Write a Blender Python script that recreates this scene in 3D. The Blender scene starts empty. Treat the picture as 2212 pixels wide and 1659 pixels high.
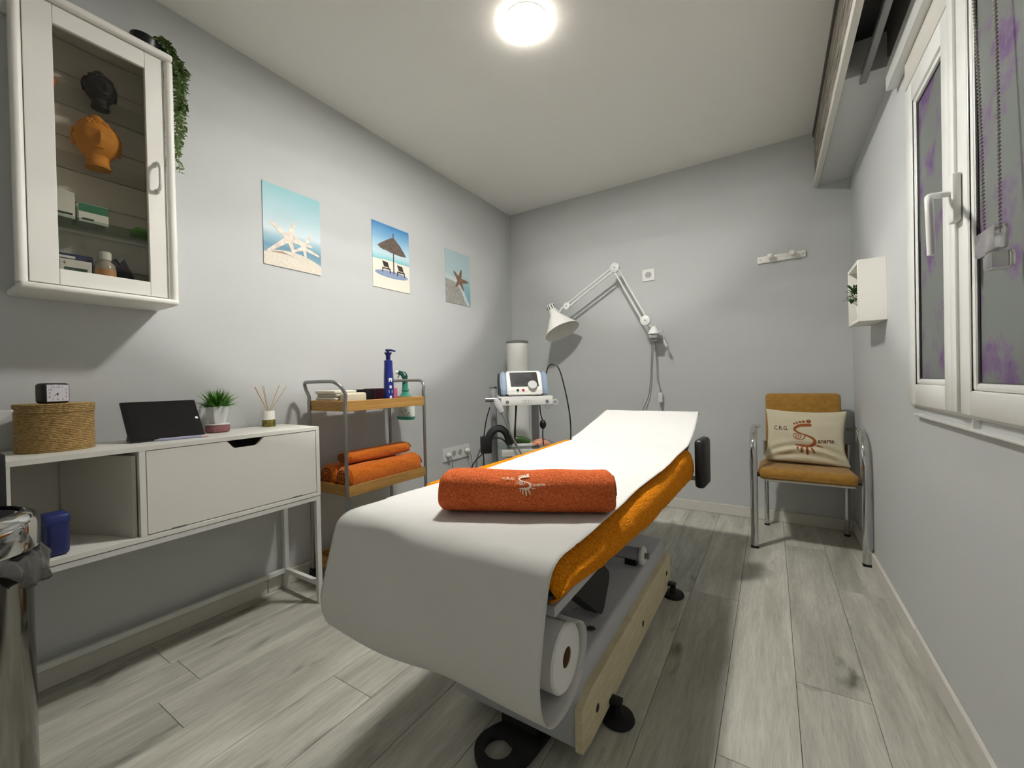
import bpy, bmesh, math, random
from mathutils import Matrix, Vector, noise
PI = math.pi
random.seed(7)
scene = bpy.context.scene
C = scene.collection

# ------------------------------------------------------------------ camera, world, exposure
XL, XR, YB, YF, H = -2.029, 0.426, 3.257, -0.60, 2.5
def cam_basis(yaw, pitch, roll):
    f = Vector((math.sin(yaw)*math.cos(pitch), math.cos(yaw)*math.cos(pitch), math.sin(pitch)))
    r = Vector((math.cos(yaw), -math.sin(yaw), 0)); u = r.cross(f)
    r2 = r*math.cos(roll) + u*math.sin(roll); u2 = r2.cross(f)
    return r2, u2, f
r_, u_, f_ = cam_basis(-0.559968, -0.0080873, -0.0220363)
cam_data = bpy.data.cameras.new('camera')
cam_data.sensor_width = 36.0
cam_data.lens = 893.535/2212*36.0
cam_data.clip_start = 0.02
cam = bpy.data.objects.new('camera', cam_data); C.objects.link(cam)
cam.matrix_world = Matrix(((r_.x, u_.x, -f_.x, 0), (r_.y, u_.y, -f_.y, 0), (r_.z, u_.z, -f_.z, 0.9752), (0, 0, 0, 1)))
scene.camera = cam
world = bpy.data.worlds.new('world'); scene.world = world
world.use_nodes = True
world.node_tree.nodes['Background'].inputs[0].default_value = (0.01, 0.012, 0.02, 1)
world.node_tree.nodes['Background'].inputs[1].default_value = 0.3
scene.view_settings.view_transform = 'Standard'
scene.view_settings.look = 'None'
scene.view_settings.gamma = 1.0
scene.view_settings.use_curve_mapping = False
scene.view_settings.exposure = 0.0
LAMP_STRENGTH = 1080.0

# ------------------------------------------------------------------ helpers
def lin(c):
    out = []
    for v in c[:3]:
        v = v/255.0
        out.append(v/12.92 if v <= 0.04045 else ((v+0.055)/1.055)**2.4)
    return (*out, 1.0)
MATS = {}
def M(name, col, rough=0.55, metal=0.0, bump=None, var=None, sheen=0.0, coat=0.0, trans=0.0, ior=1.45, spec=0.5, emit=None, sss=0.0):
    if name in MATS: return MATS[name]
    m = bpy.data.materials.new(name); m.use_nodes = True
    nt = m.node_tree; b = nt.nodes['Principled BSDF']
    b.inputs['Base Color'].default_value = lin(col)
    b.inputs['Roughness'].default_value = rough
    b.inputs['Metallic'].default_value = metal
    b.inputs['IOR'].default_value = ior
    b.inputs['Specular IOR Level'].default_value = spec
    if sheen: b.inputs['Sheen Weight'].default_value = sheen; b.inputs['Sheen Roughness'].default_value = 0.5
    if coat: b.inputs['Coat Weight'].default_value = coat; b.inputs['Coat Roughness'].default_value = 0.06
    if trans: b.inputs['Transmission Weight'].default_value = trans
    if emit: b.inputs['Emission Color'].default_value = (*emit[0], 1); b.inputs['Emission Strength'].default_value = emit[1]
    tc = nt.nodes.new('ShaderNodeTexCoord')
    if var:   # (scale, second colour, (stretch xyz))
        n = nt.nodes.new('ShaderNodeTexNoise'); n.inputs['Scale'].default_value = var[0]; n.inputs['Detail'].default_value = 4
        mp = nt.nodes.new('ShaderNodeMapping'); mp.inputs['Scale'].default_value = var[2] if len(var) > 2 else (1, 1, 1)
        nt.links.new(tc.outputs['Object'], mp.inputs[0]); nt.links.new(mp.outputs[0], n.inputs[0])
        rp = nt.nodes.new('ShaderNodeValToRGB')
        rp.color_ramp.elements[0].position = 0.35; rp.color_ramp.elements[1].position = 0.65
        rp.color_ramp.elements[0].color = lin(var[1]); rp.color_ramp.elements[1].color = lin(col)
        nt.links.new(n.outputs[0], rp.inputs[0]); nt.links.new(rp.outputs[0], b.inputs['Base Color'])
    if bump:  # (scale, strength, distance, kind, stretch)
        kind = bump[3] if len(bump) > 3 else 'noise'
        n = nt.nodes.new('ShaderNodeTexNoise' if kind == 'noise' else 'ShaderNodeTexVoronoi')
        n.inputs['Scale'].default_value = bump[0]
        if kind == 'noise': n.inputs['Detail'].default_value = 3
        mp = nt.nodes.new('ShaderNodeMapping'); mp.inputs['Scale'].default_value = bump[4] if len(bump) > 4 else (1, 1, 1)
        nt.links.new(tc.outputs['Object'], mp.inputs[0]); nt.links.new(mp.outputs[0], n.inputs[0])
        bn = nt.nodes.new('ShaderNodeBump'); bn.inputs['Strength'].default_value = bump[1]; bn.inputs['Distance'].default_value = bump[2]
        nt.links.new(n.outputs[0], bn.inputs['Height']); nt.links.new(bn.outputs[0], b.inputs['Normal'])
    MATS[name] = m
    return m

def ramp_mat(name, axis, stops, rough=0.6, noise_amt=0.0, noise_scale=8):
    """print whose colour runs along one axis of the sheet; stops = [(coordinate, colour)]"""
    m = bpy.data.materials.new(name); m.use_nodes = True; nt = m.node_tree; b = nt.nodes['Principled BSDF']
    b.inputs['Roughness'].default_value = rough
    tc = nt.nodes.new('ShaderNodeTexCoord'); sx = nt.nodes.new('ShaderNodeSeparateXYZ')
    nt.links.new(tc.outputs['Object'], sx.inputs[0])
    lo, hi = stops[0][0], stops[-1][0]
    mr = nt.nodes.new('ShaderNodeMapRange'); mr.inputs['From Min'].default_value = lo; mr.inputs['From Max'].default_value = hi
    src = sx.outputs[axis]
    if noise_amt:
        n = nt.nodes.new('ShaderNodeTexNoise'); n.inputs['Scale'].default_value = noise_scale; n.inputs['Detail'].default_value = 5
        mp = nt.nodes.new('ShaderNodeMapping'); mp.inputs['Scale'].default_value = (1, 1, 2.5)
        nt.links.new(tc.outputs['Object'], mp.inputs[0]); nt.links.new(mp.outputs[0], n.inputs[0])
        ma = nt.nodes.new('ShaderNodeMath'); ma.operation = 'MULTIPLY_ADD'
        ma.inputs[1].default_value = noise_amt; nt.links.new(n.outputs[0], ma.inputs[0]); nt.links.new(src, ma.inputs[2])
        mb = nt.nodes.new('ShaderNodeMath'); mb.operation = 'SUBTRACT'; mb.inputs[1].default_value = noise_amt*0.5
        nt.links.new(ma.outputs[0], mb.inputs[0]); src = mb.outputs[0]
    nt.links.new(src, mr.inputs['Value'])
    rp = nt.nodes.new('ShaderNodeValToRGB'); e = rp.color_ramp.elements
    while len(e) < len(stops): e.new(0.5)
    for i, (p, c) in enumerate(stops):
        e[i].position = (p-lo)/(hi-lo); e[i].color = lin(c)
    nt.links.new(mr.outputs[0], rp.inputs[0]); nt.links.new(rp.outputs[0], b.inputs['Base Color'])
    return m

def thin_glass(name, tint, gloss=0.04, rough=0.02, ior=1.45):
    m = bpy.data.materials.new(name); m.use_nodes = True; nt = m.node_tree
    for n in list(nt.nodes): nt.nodes.remove(n)
    o = nt.nodes.new('ShaderNodeOutputMaterial'); t = nt.nodes.new('ShaderNodeBsdfTransparent'); g = nt.nodes.new('ShaderNodeBsdfGlossy')
    t.inputs[0].default_value = (*tint, 1); g.inputs['Roughness'].default_value = rough
    fr = nt.nodes.new('ShaderNodeFresnel'); fr.inputs[0].default_value = ior
    mx = nt.nodes.new('ShaderNodeMixShader')
    ge = nt.nodes.new('ShaderNodeNewGeometry'); iv = nt.nodes.new('ShaderNodeMath'); iv.operation = 'SUBTRACT'; iv.inputs[0].default_value = 1.0
    mu = nt.nodes.new('ShaderNodeMath'); mu.operation = 'MULTIPLY'
    nt.links.new(ge.outputs['Backfacing'], iv.inputs[1]); nt.links.new(fr.outputs[0], mu.inputs[0]); nt.links.new(iv.outputs[0], mu.inputs[1])
    nt.links.new(mu.outputs[0], mx.inputs[0]); nt.links.new(t.outputs[0], mx.inputs[1]); nt.links.new(g.outputs[0], mx.inputs[2])
    nt.links.new(mx.outputs[0], o.inputs[0])
    return m

def obj(name, bm, mat, parent=None, xf=None, angle=38, smooth=True):
    bmesh.ops.remove_doubles(bm, verts=bm.verts, dist=1e-6)
    bmesh.ops.recalc_face_normals(bm, faces=bm.faces)
    if xf is not None: bm.transform(xf)
    if smooth:
        for f in bm.faces: f.smooth = True
        ca = math.radians(angle)
        for e in bm.edges:
            if len(e.link_faces) == 2 and e.calc_face_angle(0) > ca: e.smooth = False
    me = bpy.data.meshes.new(name); bm.to_mesh(me); bm.free()
    o = bpy.data.objects.new(name, me); C.objects.link(o)
    for mm in (mat if isinstance(mat, (list, tuple)) else [mat]): me.materials.append(mm)
    if parent is not None:
        o.parent = parent
        if parent.type == 'EMPTY': o.matrix_parent_inverse = Matrix.Translation(-parent.location)
    return o
def tag(o, label, cat=None, group=None, kind=None):
    o['label'] = label
    if cat: o['category'] = cat
    if group: o['group'] = group
    if kind: o['kind'] = kind
    return o
def thing(name, label, cat, loc, group=None):
    o = bpy.data.objects.new(name, None); C.objects.link(o); o.location = loc; o.empty_display_size = 0.05
    return tag(o, label, cat, group)
def struct(name, bm, mat, label, **k):
    return tag(obj(name, bm, mat, **k), label, kind='structure')
def B(): return bmesh.new()

def bx(bm, x, y, z, bev=0.0, seg=2):
    vs = [bm.verts.new((x[i], y[j], z[k])) for i in (0, 1) for j in (0, 1) for k in (0, 1)]
    fs = [(0, 1, 3, 2), (4, 6, 7, 5), (0, 4, 5, 1), (2, 3, 7, 6), (0, 2, 6, 4), (1, 5, 7, 3)]
    faces = [bm.faces.new([vs[i] for i in f]) for f in fs]
    if bev:
        es = list({e for f in faces for e in f.edges})
        bmesh.ops.bevel(bm, geom=es, offset=bev, segments=seg, affect='EDGES', profile=0.5, clamp_overlap=True)
    return bm
def box(x, y, z, bev=0.0, seg=2): return bx(B(), x, y, z, bev, seg)

def cr(pts, n=8, closed=False):
    P = [Vector(p) for p in pts]; out = []; m = len(P)
    for i in range(m if closed else m-1):
        p0 = P[(i-1) % m] if (closed or i > 0) else P[0]*2-P[1]
        p1 = P[i]; p2 = P[(i+1) % m]
        p3 = P[(i+2) % m] if (closed or i+2 < m) else P[-1]*2-P[-2]
        for k in range(n):
            t = k/n
            out.append(0.5*((2*p1)+(p2-p0)*t+(2*p0-5*p1+4*p2-p3)*t*t+(3*p1-p0-3*p2+p3)*t**3))
    if not closed: out.append(P[-1].copy())
    return out
def tube(bm, pts, r, seg=10, closed=False, ry=None, up=None, cap=True):
    P = [Vector(p) for p in pts]; n = len(P); rings = []
    rr = r if isinstance(r, (list, tuple)) else [r]*n
    nrm = None
    for i in range(n):
        a = P[(i-1) % n] if (closed or i > 0) else P[i]; b = P[(i+1) % n] if (closed or i < n-1) else P[i]
        t = (b-a).normalized()
        if up is not None: nrm = Vector(up)-t*Vector(up).dot(t)
        elif nrm is None:
            nrm = t.orthogonal()
        else: nrm = nrm-t*nrm.dot(t)
        if nrm.length < 1e-6: nrm = t.orthogonal()
        nrm.normalize(); bn = t.cross(nrm)
        a1 = rr[i]; a2 = ry if ry else rr[i]
        rings.append([bm.verts.new(P[i]+nrm*(a1*math.cos(2*PI*k/seg))+bn*(a2*math.sin(2*PI*k/seg))) for k in range(seg)])
    m = n if closed else n-1
    for i in range(m):
        A, Bq = rings[i], rings[(i+1) % n]
        for k in range(seg): bm.faces.new((A[k], A[(k+1) % seg], Bq[(k+1) % seg], Bq[k]))
    if cap and not closed:
        bm.faces.new(rings[0][::-1]); bm.faces.new(rings[-1])
    return bm
def lathe(bm, prof, c=(0, 0, 0), seg=32, xf=None, cap=True):
    rings = []; c = Vector(c)
    for (r, z) in prof:
        ring = []
        for k in range(seg):
            v = Vector((r*math.cos(2*PI*k/seg), r*math.sin(2*PI*k/seg), z))
            if xf is not None: v = xf @ v
            ring.append(bm.verts.new(v+c))
        rings.append(ring)
    for A, Bq in zip(rings, rings[1:]):
        for k in range(seg): bm.faces.new((A[k], A[(k+1) % seg], Bq[(k+1) % seg], Bq[k]))
    if cap:
        if prof[0][0] > 1e-5: bm.faces.new(rings[0][::-1])
        if prof[-1][0] > 1e-5: bm.faces.new(rings[-1])
    return bm
def cyl(c0, c1, r, seg=20, bm=None, r2=None):
    bm = bm or B(); return tube(bm, [c0, c1], [r, r if r2 is None else r2], seg)
def prism(bm, poly, o, ax, ay, depth):
    """poly (2D) in the plane o + ax*u + ay*v, pushed along depth"""
    o, ax, ay, depth = Vector(o), Vector(ax), Vector(ay), Vector(depth)
    a = [bm.verts.new(o+ax*u+ay*v) for u, v in poly]; b = [bm.verts.new(o+ax*u+ay*v+depth) for u, v in poly]
    bm.faces.new(a[::-1]); bm.faces.new(b)
    n = len(a)
    for i in range(n): bm.faces.new((a[i], a[(i+1) % n], b[(i+1) % n], b[i]))
    return bm
def grid(bm, nu, nv, f, closed_u=False):
    vs = [[bm.verts.new(f(i/(nu if closed_u else nu-1), j/(nv-1))) for j in range(nv)] for i in range(nu)]
    for i in range(nu if closed_u else nu-1):
        for j in range(nv-1):
            q = [vs[i][j], vs[(i+1) % nu][j], vs[(i+1) % nu][j+1], vs[i][j+1]]
            bm.faces.new(q)
    return vs
def solid(o, t, off=-1):
    md = o.modifiers.new('solid', 'SOLIDIFY'); md.thickness = t; md.offset = off; return o
def rrect(w, h, r, n=6, cx=0, cy=0):
    out = []
    for (sx, sy, a0) in ((1, 1, 0), (-1, 1, 90), (-1, -1, 180), (1, -1, 270)):
        for k in range(n+1):
            a = math.radians(a0+90*k/n)
            out.append((cx+sx*(w/2-r)+r*math.cos(a), cy+sy*(h/2-r)+r*math.sin(a)))
    return out
def ell(cx, cy, rx, ry, n=24): return [(cx+rx*math.cos(2*PI*k/n), cy+ry*math.sin(2*PI*k/n)) for k in range(n)]
def text_mesh(body, size, bold=0.0):
    cu = bpy.data.curves.new('t', 'FONT'); cu.body = body; cu.size = size; cu.offset = bold*size; cu.resolution_u = 3
    ob = bpy.data.objects.new('t', cu); me = bpy.data.meshes.new_from_object(ob)
    vs = [tuple(v.co) for v in me.vertices]; fs = [tuple(p.vertices) for p in me.polygons]
    bpy.data.objects.remove(ob); bpy.data.curves.remove(cu); bpy.data.meshes.remove(me)
    return vs, fs
def put_text(bm, body, size, f, bold=0.0):
    vs, fs = text_mesh(body, size, bold)
    if not vs: return bm
    V = [bm.verts.new(f(x, y)) for x, y, z in vs]
    for p in fs:
        try: bm.faces.new([V[i] for i in p])
        except ValueError: pass
    return bm
def ribbon(bm, pts, f, n=6):
    """pts (x, y, width); flat stroke with round ends mapped by f"""
    P = cr([(p[0], p[1], p[2]) for p in pts], n); L = []
    for i, p in enumerate(P):
        a = P[max(i-1, 0)]; b = P[min(i+1, len(P)-1)]
        t = Vector((b.x-a.x, b.y-a.y)); t.normalize(); w = p.z/2
        L.append((bm.verts.new(f(p.x-t.y*w, p.y+t.x*w)), bm.verts.new(f(p.x+t.y*w, p.y-t.x*w))))
    for A, Bq in zip(L, L[1:]): bm.faces.new((A[0], A[1], Bq[1], Bq[0]))
    for p in (P[0], P[-1]): disc2(bm, p.x, p.y, p.z/2, f)
    return bm
def disc2(bm, x, y, r, f, n=16):
    bm.faces.new([bm.verts.new(f(x+r*math.cos(2*PI*k/n), y+r*math.sin(2*PI*k/n))) for k in range(n)])
LS = [(1090, 470, 85), (1000, 473, 88), (900, 485, 85), (820, 520, 75), (762, 570, 66), (748, 612, 60), (775, 655, 48), (840, 695, 36), (940, 735, 32),
      (1040, 768, 38), (1130, 815, 54), (1188, 872, 68), (1203, 935, 76), (1165, 1005, 80), (1080, 1046, 76), (950, 1050, 70), (850, 1042, 52), (780, 1036, 32)]
LSP = [(985, 770, 26), (968, 835, 22), (905, 890, 20), (820, 882, 20), (742, 842, 20), (716, 782, 20), (750, 732, 20), (820, 724, 20), (880, 752, 20), (898, 802, 20),
       (868, 850, 20), (810, 848, 20), (772, 812, 20), (790, 774, 18), (838, 772, 18), (848, 800, 16), (822, 808, 14)]
LT = [(740, 450, 26), (800, 420, 31), (870, 395, 34), (950, 375, 38), (1065, 360, 58)]
LR = [((820, 1100), (815, 1160), 38), ((915, 1115), (910, 1220), 48), ((1030, 1115), (1042, 1268), 54), ((1130, 1110), (1190, 1220), 46), ((1255, 1027), (1375, 1052), 34)]
def logo(bm, f, spiral_w=1.0, sw=1.0):
    ribbon(bm, [(a, b, w*sw) for a, b, w in LS], f); ribbon(bm, [(a, b, w*spiral_w) for a, b, w in LSP], f)
    for x, y, r in LT: disc2(bm, x, y, r, f)
    for a, b, w in LR: ribbon(bm, [(*a, w), ((a[0]+b[0])/2, (a[1]+b[1])/2, w*1.1), (*b, w*0.8)], f, 3)
    return bm

# ------------------------------------------------------------------ materials
m_wall = M('wall_paint', (199, 201, 200), 0.75, bump=(55, 0.12, 0.003), spec=0.3)
m_ceil = M('ceiling_paint', (240, 238, 233), 0.85, bump=(90, 0.15, 0.003), spec=0.2)
m_white = M('white_lacquer', (236, 234, 226), 0.42)
m_whitem = M('white_metal', (222, 222, 218), 0.35)
m_upvc = M('white_pvc', (232, 232, 228), 0.3)
m_base = M('baseboard_white', (214, 211, 202), 0.5)
m_chrome = M('chrome', (205, 205, 205), 0.08, 1.0)
m_steel = M('grey_steel', (150, 150, 148), 0.38, 0.85)
m_greymetal = M('grey_painted_metal', (168, 169, 172), 0.45, 0.2)
m_black = M('black_plastic', (14, 14, 15), 0.4)
m_blackrub = M('black_rubber', (22, 21, 22), 0.65)
m_vinyl = M('black_vinyl', (26, 26, 28), 0.42, bump=(180, 0.2, 0.002))
m_oak = M('oak_veneer', (182, 140, 76), 0.5, var=(14, (160, 118, 58), (1.0, 0.35, 9)), bump=(60, 0.1, 0.002, 'noise', (1, .2, 6)))
m_paper = M('paper_white', (214, 213, 209), 0.8, bump=(14, 0.12, 0.01), spec=0.2)
m_rollp = M('roll_paper', (236, 234, 230), 0.9, bump=(160, 0.3, 0.003))
m_orange = M('orange_terry', (246, 158, 30), 0.95, var=(210, (214, 118, 10)), bump=(230, 0.9, 0.008), spec=0.08)
m_terra = M('terracotta_terry', (228, 120, 70), 0.95, var=(200, (200, 94, 50)), bump=(260, 0.9, 0.007), spec=0.08)
m_towel2 = M('amber_terry', (222, 122, 34), 0.95, var=(120, (196, 98, 22)), bump=(280, 0.6, 0.005), sheen=0.2, spec=0.1)
m_must = M('mustard_fabric', (168, 126, 58), 0.9, var=(40, (150, 110, 46)), bump=(420, 0.5, 0.003), sheen=0.25, spec=0.15)
m_linen = M('linen_cloth', (206, 198, 172), 0.9, bump=(500, 0.4, 0.002), spec=0.15)
m_print = M('brown_print', (146, 80, 36), 0.85)
m_printd = M('dark_brown_print', (78, 48, 28), 0.85)
m_green = M('leaf_green', (92, 152, 44), 0.55, var=(60, (54, 108, 26)))
m_green2 = M('leaf_pale_green', (136, 158, 100), 0.6, var=(40, (98, 124, 68)))
m_green3 = M('leaf_dark_green', (52, 84, 40), 0.5)
m_glass = thin_glass('clear_glass', (0.9, 0.93, 0.92))
m_cabglass = thin_glass('cabinet_glass', (0.84, 0.83, 0.80))
m_shelfglass = thin_glass('shelf_glass', (0.80, 0.87, 0.84))
m_clearshelf = thin_glass('clear_shelf_glass', (0.975, 0.98, 0.975), ior=1.12)
m_rope = M('seagrass_rope', (200, 170, 112), 0.9, var=(110, (152, 120, 70), (1, 1, 3)), bump=(190, 0.9, 0.006, 'noise', (1, 1, 2.5)))
m_cream = M('cream_board', (206, 203, 192), 0.7, bump=(40, 0.15, 0.003))
m_navy = M('navy_plastic', (30, 40, 92), 0.45)

# floorboards: grey oak, grain along the board, each board its own piece of the pattern
def plank_material():
    m = bpy.data.materials.new('grey_oak_board'); m.use_nodes = True; nt = m.node_tree; b = nt.nodes['Principled BSDF']
    N = nt.nodes.new; L = nt.links.new
    tc = N('ShaderNodeTexCoord'); oi = N('ShaderNodeObjectInfo')
    sc = N('ShaderNodeVectorMath'); sc.operation = 'SCALE'; sc.inputs[0].default_value = (31.0, 17.0, 5.0); L(oi.outputs['Random'], sc.inputs['Scale'])
    ad = N('ShaderNodeVectorMath'); ad.operation = 'ADD'; L(tc.outputs['Object'], ad.inputs[0]); L(sc.outputs[0], ad.inputs[1])
    def nz(scale, stretch, detail=6, dist=0.0):
        mp = N('ShaderNodeMapping'); mp.inputs['Scale'].default_value = stretch; L(ad.outputs[0], mp.inputs[0])
        n = N('ShaderNodeTexNoise'); n.inputs['Scale'].default_value = scale; n.inputs['Detail'].default_value = detail; n.inputs['Distortion'].default_value = dist
        L(mp.outputs[0], n.inputs[0]); return n.outputs[0]
    grain = nz(5.0, (16, 1.1, 1), 8, 0.6)
    broad = nz(2.2, (5, 0.8, 1), 3, 0.8)
    fine = nz(60, (6, 0.35, 1), 3)
    knot = nz(3.2, (3.4, 1.0, 1), 4, 0.5)
    r1 = N('ShaderNodeValToRGB'); e = r1.color_ramp.elements
    e[0].position = 0.28; e[0].color = lin((190, 188, 176)); e[1].position = 0.72; e[1].color = lin((214, 212, 200)); e.new(0.5).color = lin((203, 201, 190))
    L(grain, r1.inputs[0])
    r2 = N('ShaderNodeValToRGB'); e = r2.color_ramp.elements
    e[0].position = 0.32; e[0].color = lin((216, 216, 214)); e[1].position = 0.66; e[1].color = (1, 1, 1, 1)
    L(broad, r2.inputs[0])
    r3 = N('ShaderNodeValToRGB'); e = r3.color_ramp.elements
    e[0].position = 0.22; e[0].color = lin((150, 147, 143)); e[1].position = 0.36; e[1].color = (1, 1, 1, 1)
    L(knot, r3.inputs[0])
    r4 = N('ShaderNodeValToRGB'); e = r4.color_ramp.elements
    e[0].position = 0.3; e[0].color = lin((236, 236, 235)); e[1].position = 0.6; e[1].color = (1, 1, 1, 1)
    L(fine, r4.inputs[0])
    cur = r1.outputs[0]
    for rr in (r2, r3, r4):
        mx = N('ShaderNodeMix'); mx.data_type = 'RGBA'; mx.blend_type = 'MULTIPLY'; mx.inputs['Factor'].default_value = 1.0
        L(cur, mx.inputs['A']); L(rr.outputs[0], mx.inputs['B']); cur = mx.outputs['Result']
    hv = N('ShaderNodeHueSaturation'); mr = N('ShaderNodeMapRange'); mr.inputs['To Min'].default_value = 0.9; mr.inputs['To Max'].default_value = 1.08
    L(oi.outputs['Random'], mr.inputs['Value']); L(mr.outputs[0], hv.inputs['Value']); L(cur, hv.inputs['Color'])
    L(hv.outputs[0], b.inputs['Base Color'])
    b.inputs['Roughness'].default_value = 0.5; b.inputs['Specular IOR Level'].default_value = 0.35
    bn = N('ShaderNodeBump'); bn.inputs['Strength'].default_value = 0.15; bn.inputs['Distance'].default_value = 0.002
    L(fine, bn.inputs['Height']); L(bn.outputs[0], b.inputs['Normal'])
    return m
m_plank = plank_material()

def flower_film():
    m = bpy.data.materials.new('flower_film_glass'); m.use_nodes = True; nt = m.node_tree; b = nt.nodes['Principled BSDF']
    N = nt.nodes.new; L = nt.links.new
    tc = N('ShaderNodeTexCoord')
    n1 = N('ShaderNodeTexNoise'); n1.inputs['Scale'].default_value = 7.5; n1.inputs['Detail'].default_value = 5; n1.inputs['Roughness'].default_value = 0.6
    L(tc.outputs['Object'], n1.inputs[0])
    n2 = N('ShaderNodeTexNoise'); n2.inputs['Scale'].default_value = 70; n2.inputs['Detail'].default_value = 2; L(tc.outputs['Object'], n2.inputs[0])
    ma = N('ShaderNodeMath'); ma.operation = 'MULTIPLY_ADD'; ma.inputs[1].default_value = 0.13; L(n2.outputs[0], ma.inputs[0]); L(n1.outputs[0], ma.inputs[2])
    rp = N('ShaderNodeValToRGB'); e = rp.color_ramp.elements
    e[0].position = 0.57; e[0].color = lin((104, 109, 104)); e[1].position = 0.72; e[1].color = lin((84, 50, 104)); e.new(0.635).color = lin((102, 84, 112))
    L(ma.outputs[0], rp.inputs[0]); L(rp.outputs[0], b.inputs['Base Color'])
    b.inputs['Roughness'].default_value = 0.6; b.inputs['Coat Weight'].default_value = 0.2; b.inputs['Coat Roughness'].default_value = 0.15
    return m
m_film = flower_film()
m_wood_rustic = M('whitewashed_wood', (176, 170, 158), 0.8, var=(7, (92, 82, 70), (6, 0.9, 14)), bump=(40, 0.5, 0.004, 'noise', (4, .4, 8)))

# ------------------------------------------------------------------ room shell
struct('ceiling', box((XL-.1, XR+.1), (YF-.1, YB+.1), (H, H+.1)), m_ceil, 'plain pale ceiling with one round lamp')
struct('wall_left', box((XL-.1, XL), (YF-.1, YB+.1), (0, H)), m_wall, 'grey wall with three beach posters')
struct('wall_back', box((XL-.1, XR+.1), (YB, YB+.1), (0, H)), m_wall, 'grey end wall behind the wall lamp and chair')
struct('wall_front', box((XL-.1, XR+.1), (YF-.1, YF), (0, H)), m_wall, 'grey wall behind the viewer')
dr1 = struct('bounce_door', box((-.98, -.10), (YF, YF+.035), (.006, 2.03), .004), m_white, 'unseen white door behind the viewer, added to bounce light')  # unseen door, added so its white face bounces lamp light forward
obj('door_handle', tube(B(), cr([(-.17, YF+.035, 1.02), (-.17, YF+.08, 1.02), (-.20, YF+.085, 1.02), (-.29, YF+.085, 1.02)], 5), .009, 10), m_steel, dr1)
WY0, WY1, WZ0, WZ1 = 0.75, 1.985, 0.856, 1.965
bm = B()
bx(bm, (XR, XR+.12), (YF-.1, WY0), (0, H)); bx(bm, (XR, XR+.12), (WY1, YB+.1), (0, H))
bx(bm, (XR, XR+.12), (WY0, WY1), (0, WZ0)); bx(bm, (XR, XR+.12), (WY0, WY1), (WZ1, H))
struct('wall_right', bm, m_wall, 'grey wall with the white window')
floor = struct('floor', box((XL-.1, XR+.12), (YF-.1, YB+.1), (-.1, -.008)), M('subfloor', (60, 58, 55), 0.9), 'grey oak plank floor')
PW, gap = 0.187, 0.0006
joints = {}
cache = {}
k0 = -12
for k in range(k0, 3):
    x0 = max(0.053+PW*k, XL); x1 = min(0.053+PW*(k+1), XR)
    if x1-x0 < 0.01: continue
    known = {0: 1.575, -1: 1.168, -10: 0.6, -2: 2.02, -3: 0.75, 1: 2.35}
    j = known.get(k, 0.4+random.random()*1.2)
    ys = sorted({YF, YB} | {round(j+1.25*q, 4) for q in range(-3, 4) if YF+.02 < j+1.25*q < YB-.02})
    for ya, yb in zip(ys, ys[1:]):
        w, l = round(x1-x0-2*gap, 4), round(yb-ya-2*gap, 4)
        if (w, l) not in cache:
            me = bpy.data.meshes.new('plank'); t = box((0, w), (0, l), (-.008, 0), 0.0009, 1); t.to_mesh(me); t.free(); me.materials.append(m_plank); cache[(w, l)] = me
        o = bpy.data.objects.new('plank', cache[(w, l)]); C.objects.link(o); o.location = (x0+gap, ya+gap, 0); o.parent = floor
BH, BT = 0.072, 0.013
def skirting(name, pieces, label):
    root = bpy.data.objects.new(name, None); C.objects.link(root); tag(root, label, kind='structure')
    for x, y in pieces: obj('board', box(x, y, (0, BH), 0.003, 1), m_base, root)
skirting('baseboard_right', [((XR-BT, XR), (YF, 1.975)), ((XR-BT, XR), (1.9765, YB))], 'white skirting along the window wall')
skirting('baseboard_back', [((XL+BT, XR-BT), (YB-BT, YB))], 'white skirting along the end wall')
skirting('baseboard_left', [((XL, XL+BT), (YF, 1.02)), ((XL, XL+BT), (1.0215, YB-BT))], 'white skirting along the poster wall')

# ------------------------------------------------------------------ ceiling lamp
LX, LY = -0.862, 1.547
t = thing('ceiling_lamp', 'round lit disc lamp on the ceiling', 'lamp', (LX, LY, H))
obj('rim', lathe(B(), [(0.0935, 0), (0.0935, -0.0078)], (LX, LY, H), 48), m_whitem, t)
m_lamp = M('lamp_diffuser', (255, 255, 255), 0.5, emit=((1.0, 0.98, 0.935), LAMP_STRENGTH))
m_lamps = M('lamp_edge', (255, 250, 240), 0.5, emit=((1.0, 0.93, 0.80), LAMP_STRENGTH*0.012))
obj('diffuser', lathe(B(), [(0.0925, -0.0262), (0.0, -0.0262)], (LX, LY, H), 48), m_lamp, t)
obj('frosted_edge', lathe(B(), [(0.0938, -0.008), (0.0938, -0.0255), (0.0925, -0.026)], (LX, LY, H), 48, cap=False), m_lamps, t)

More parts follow.
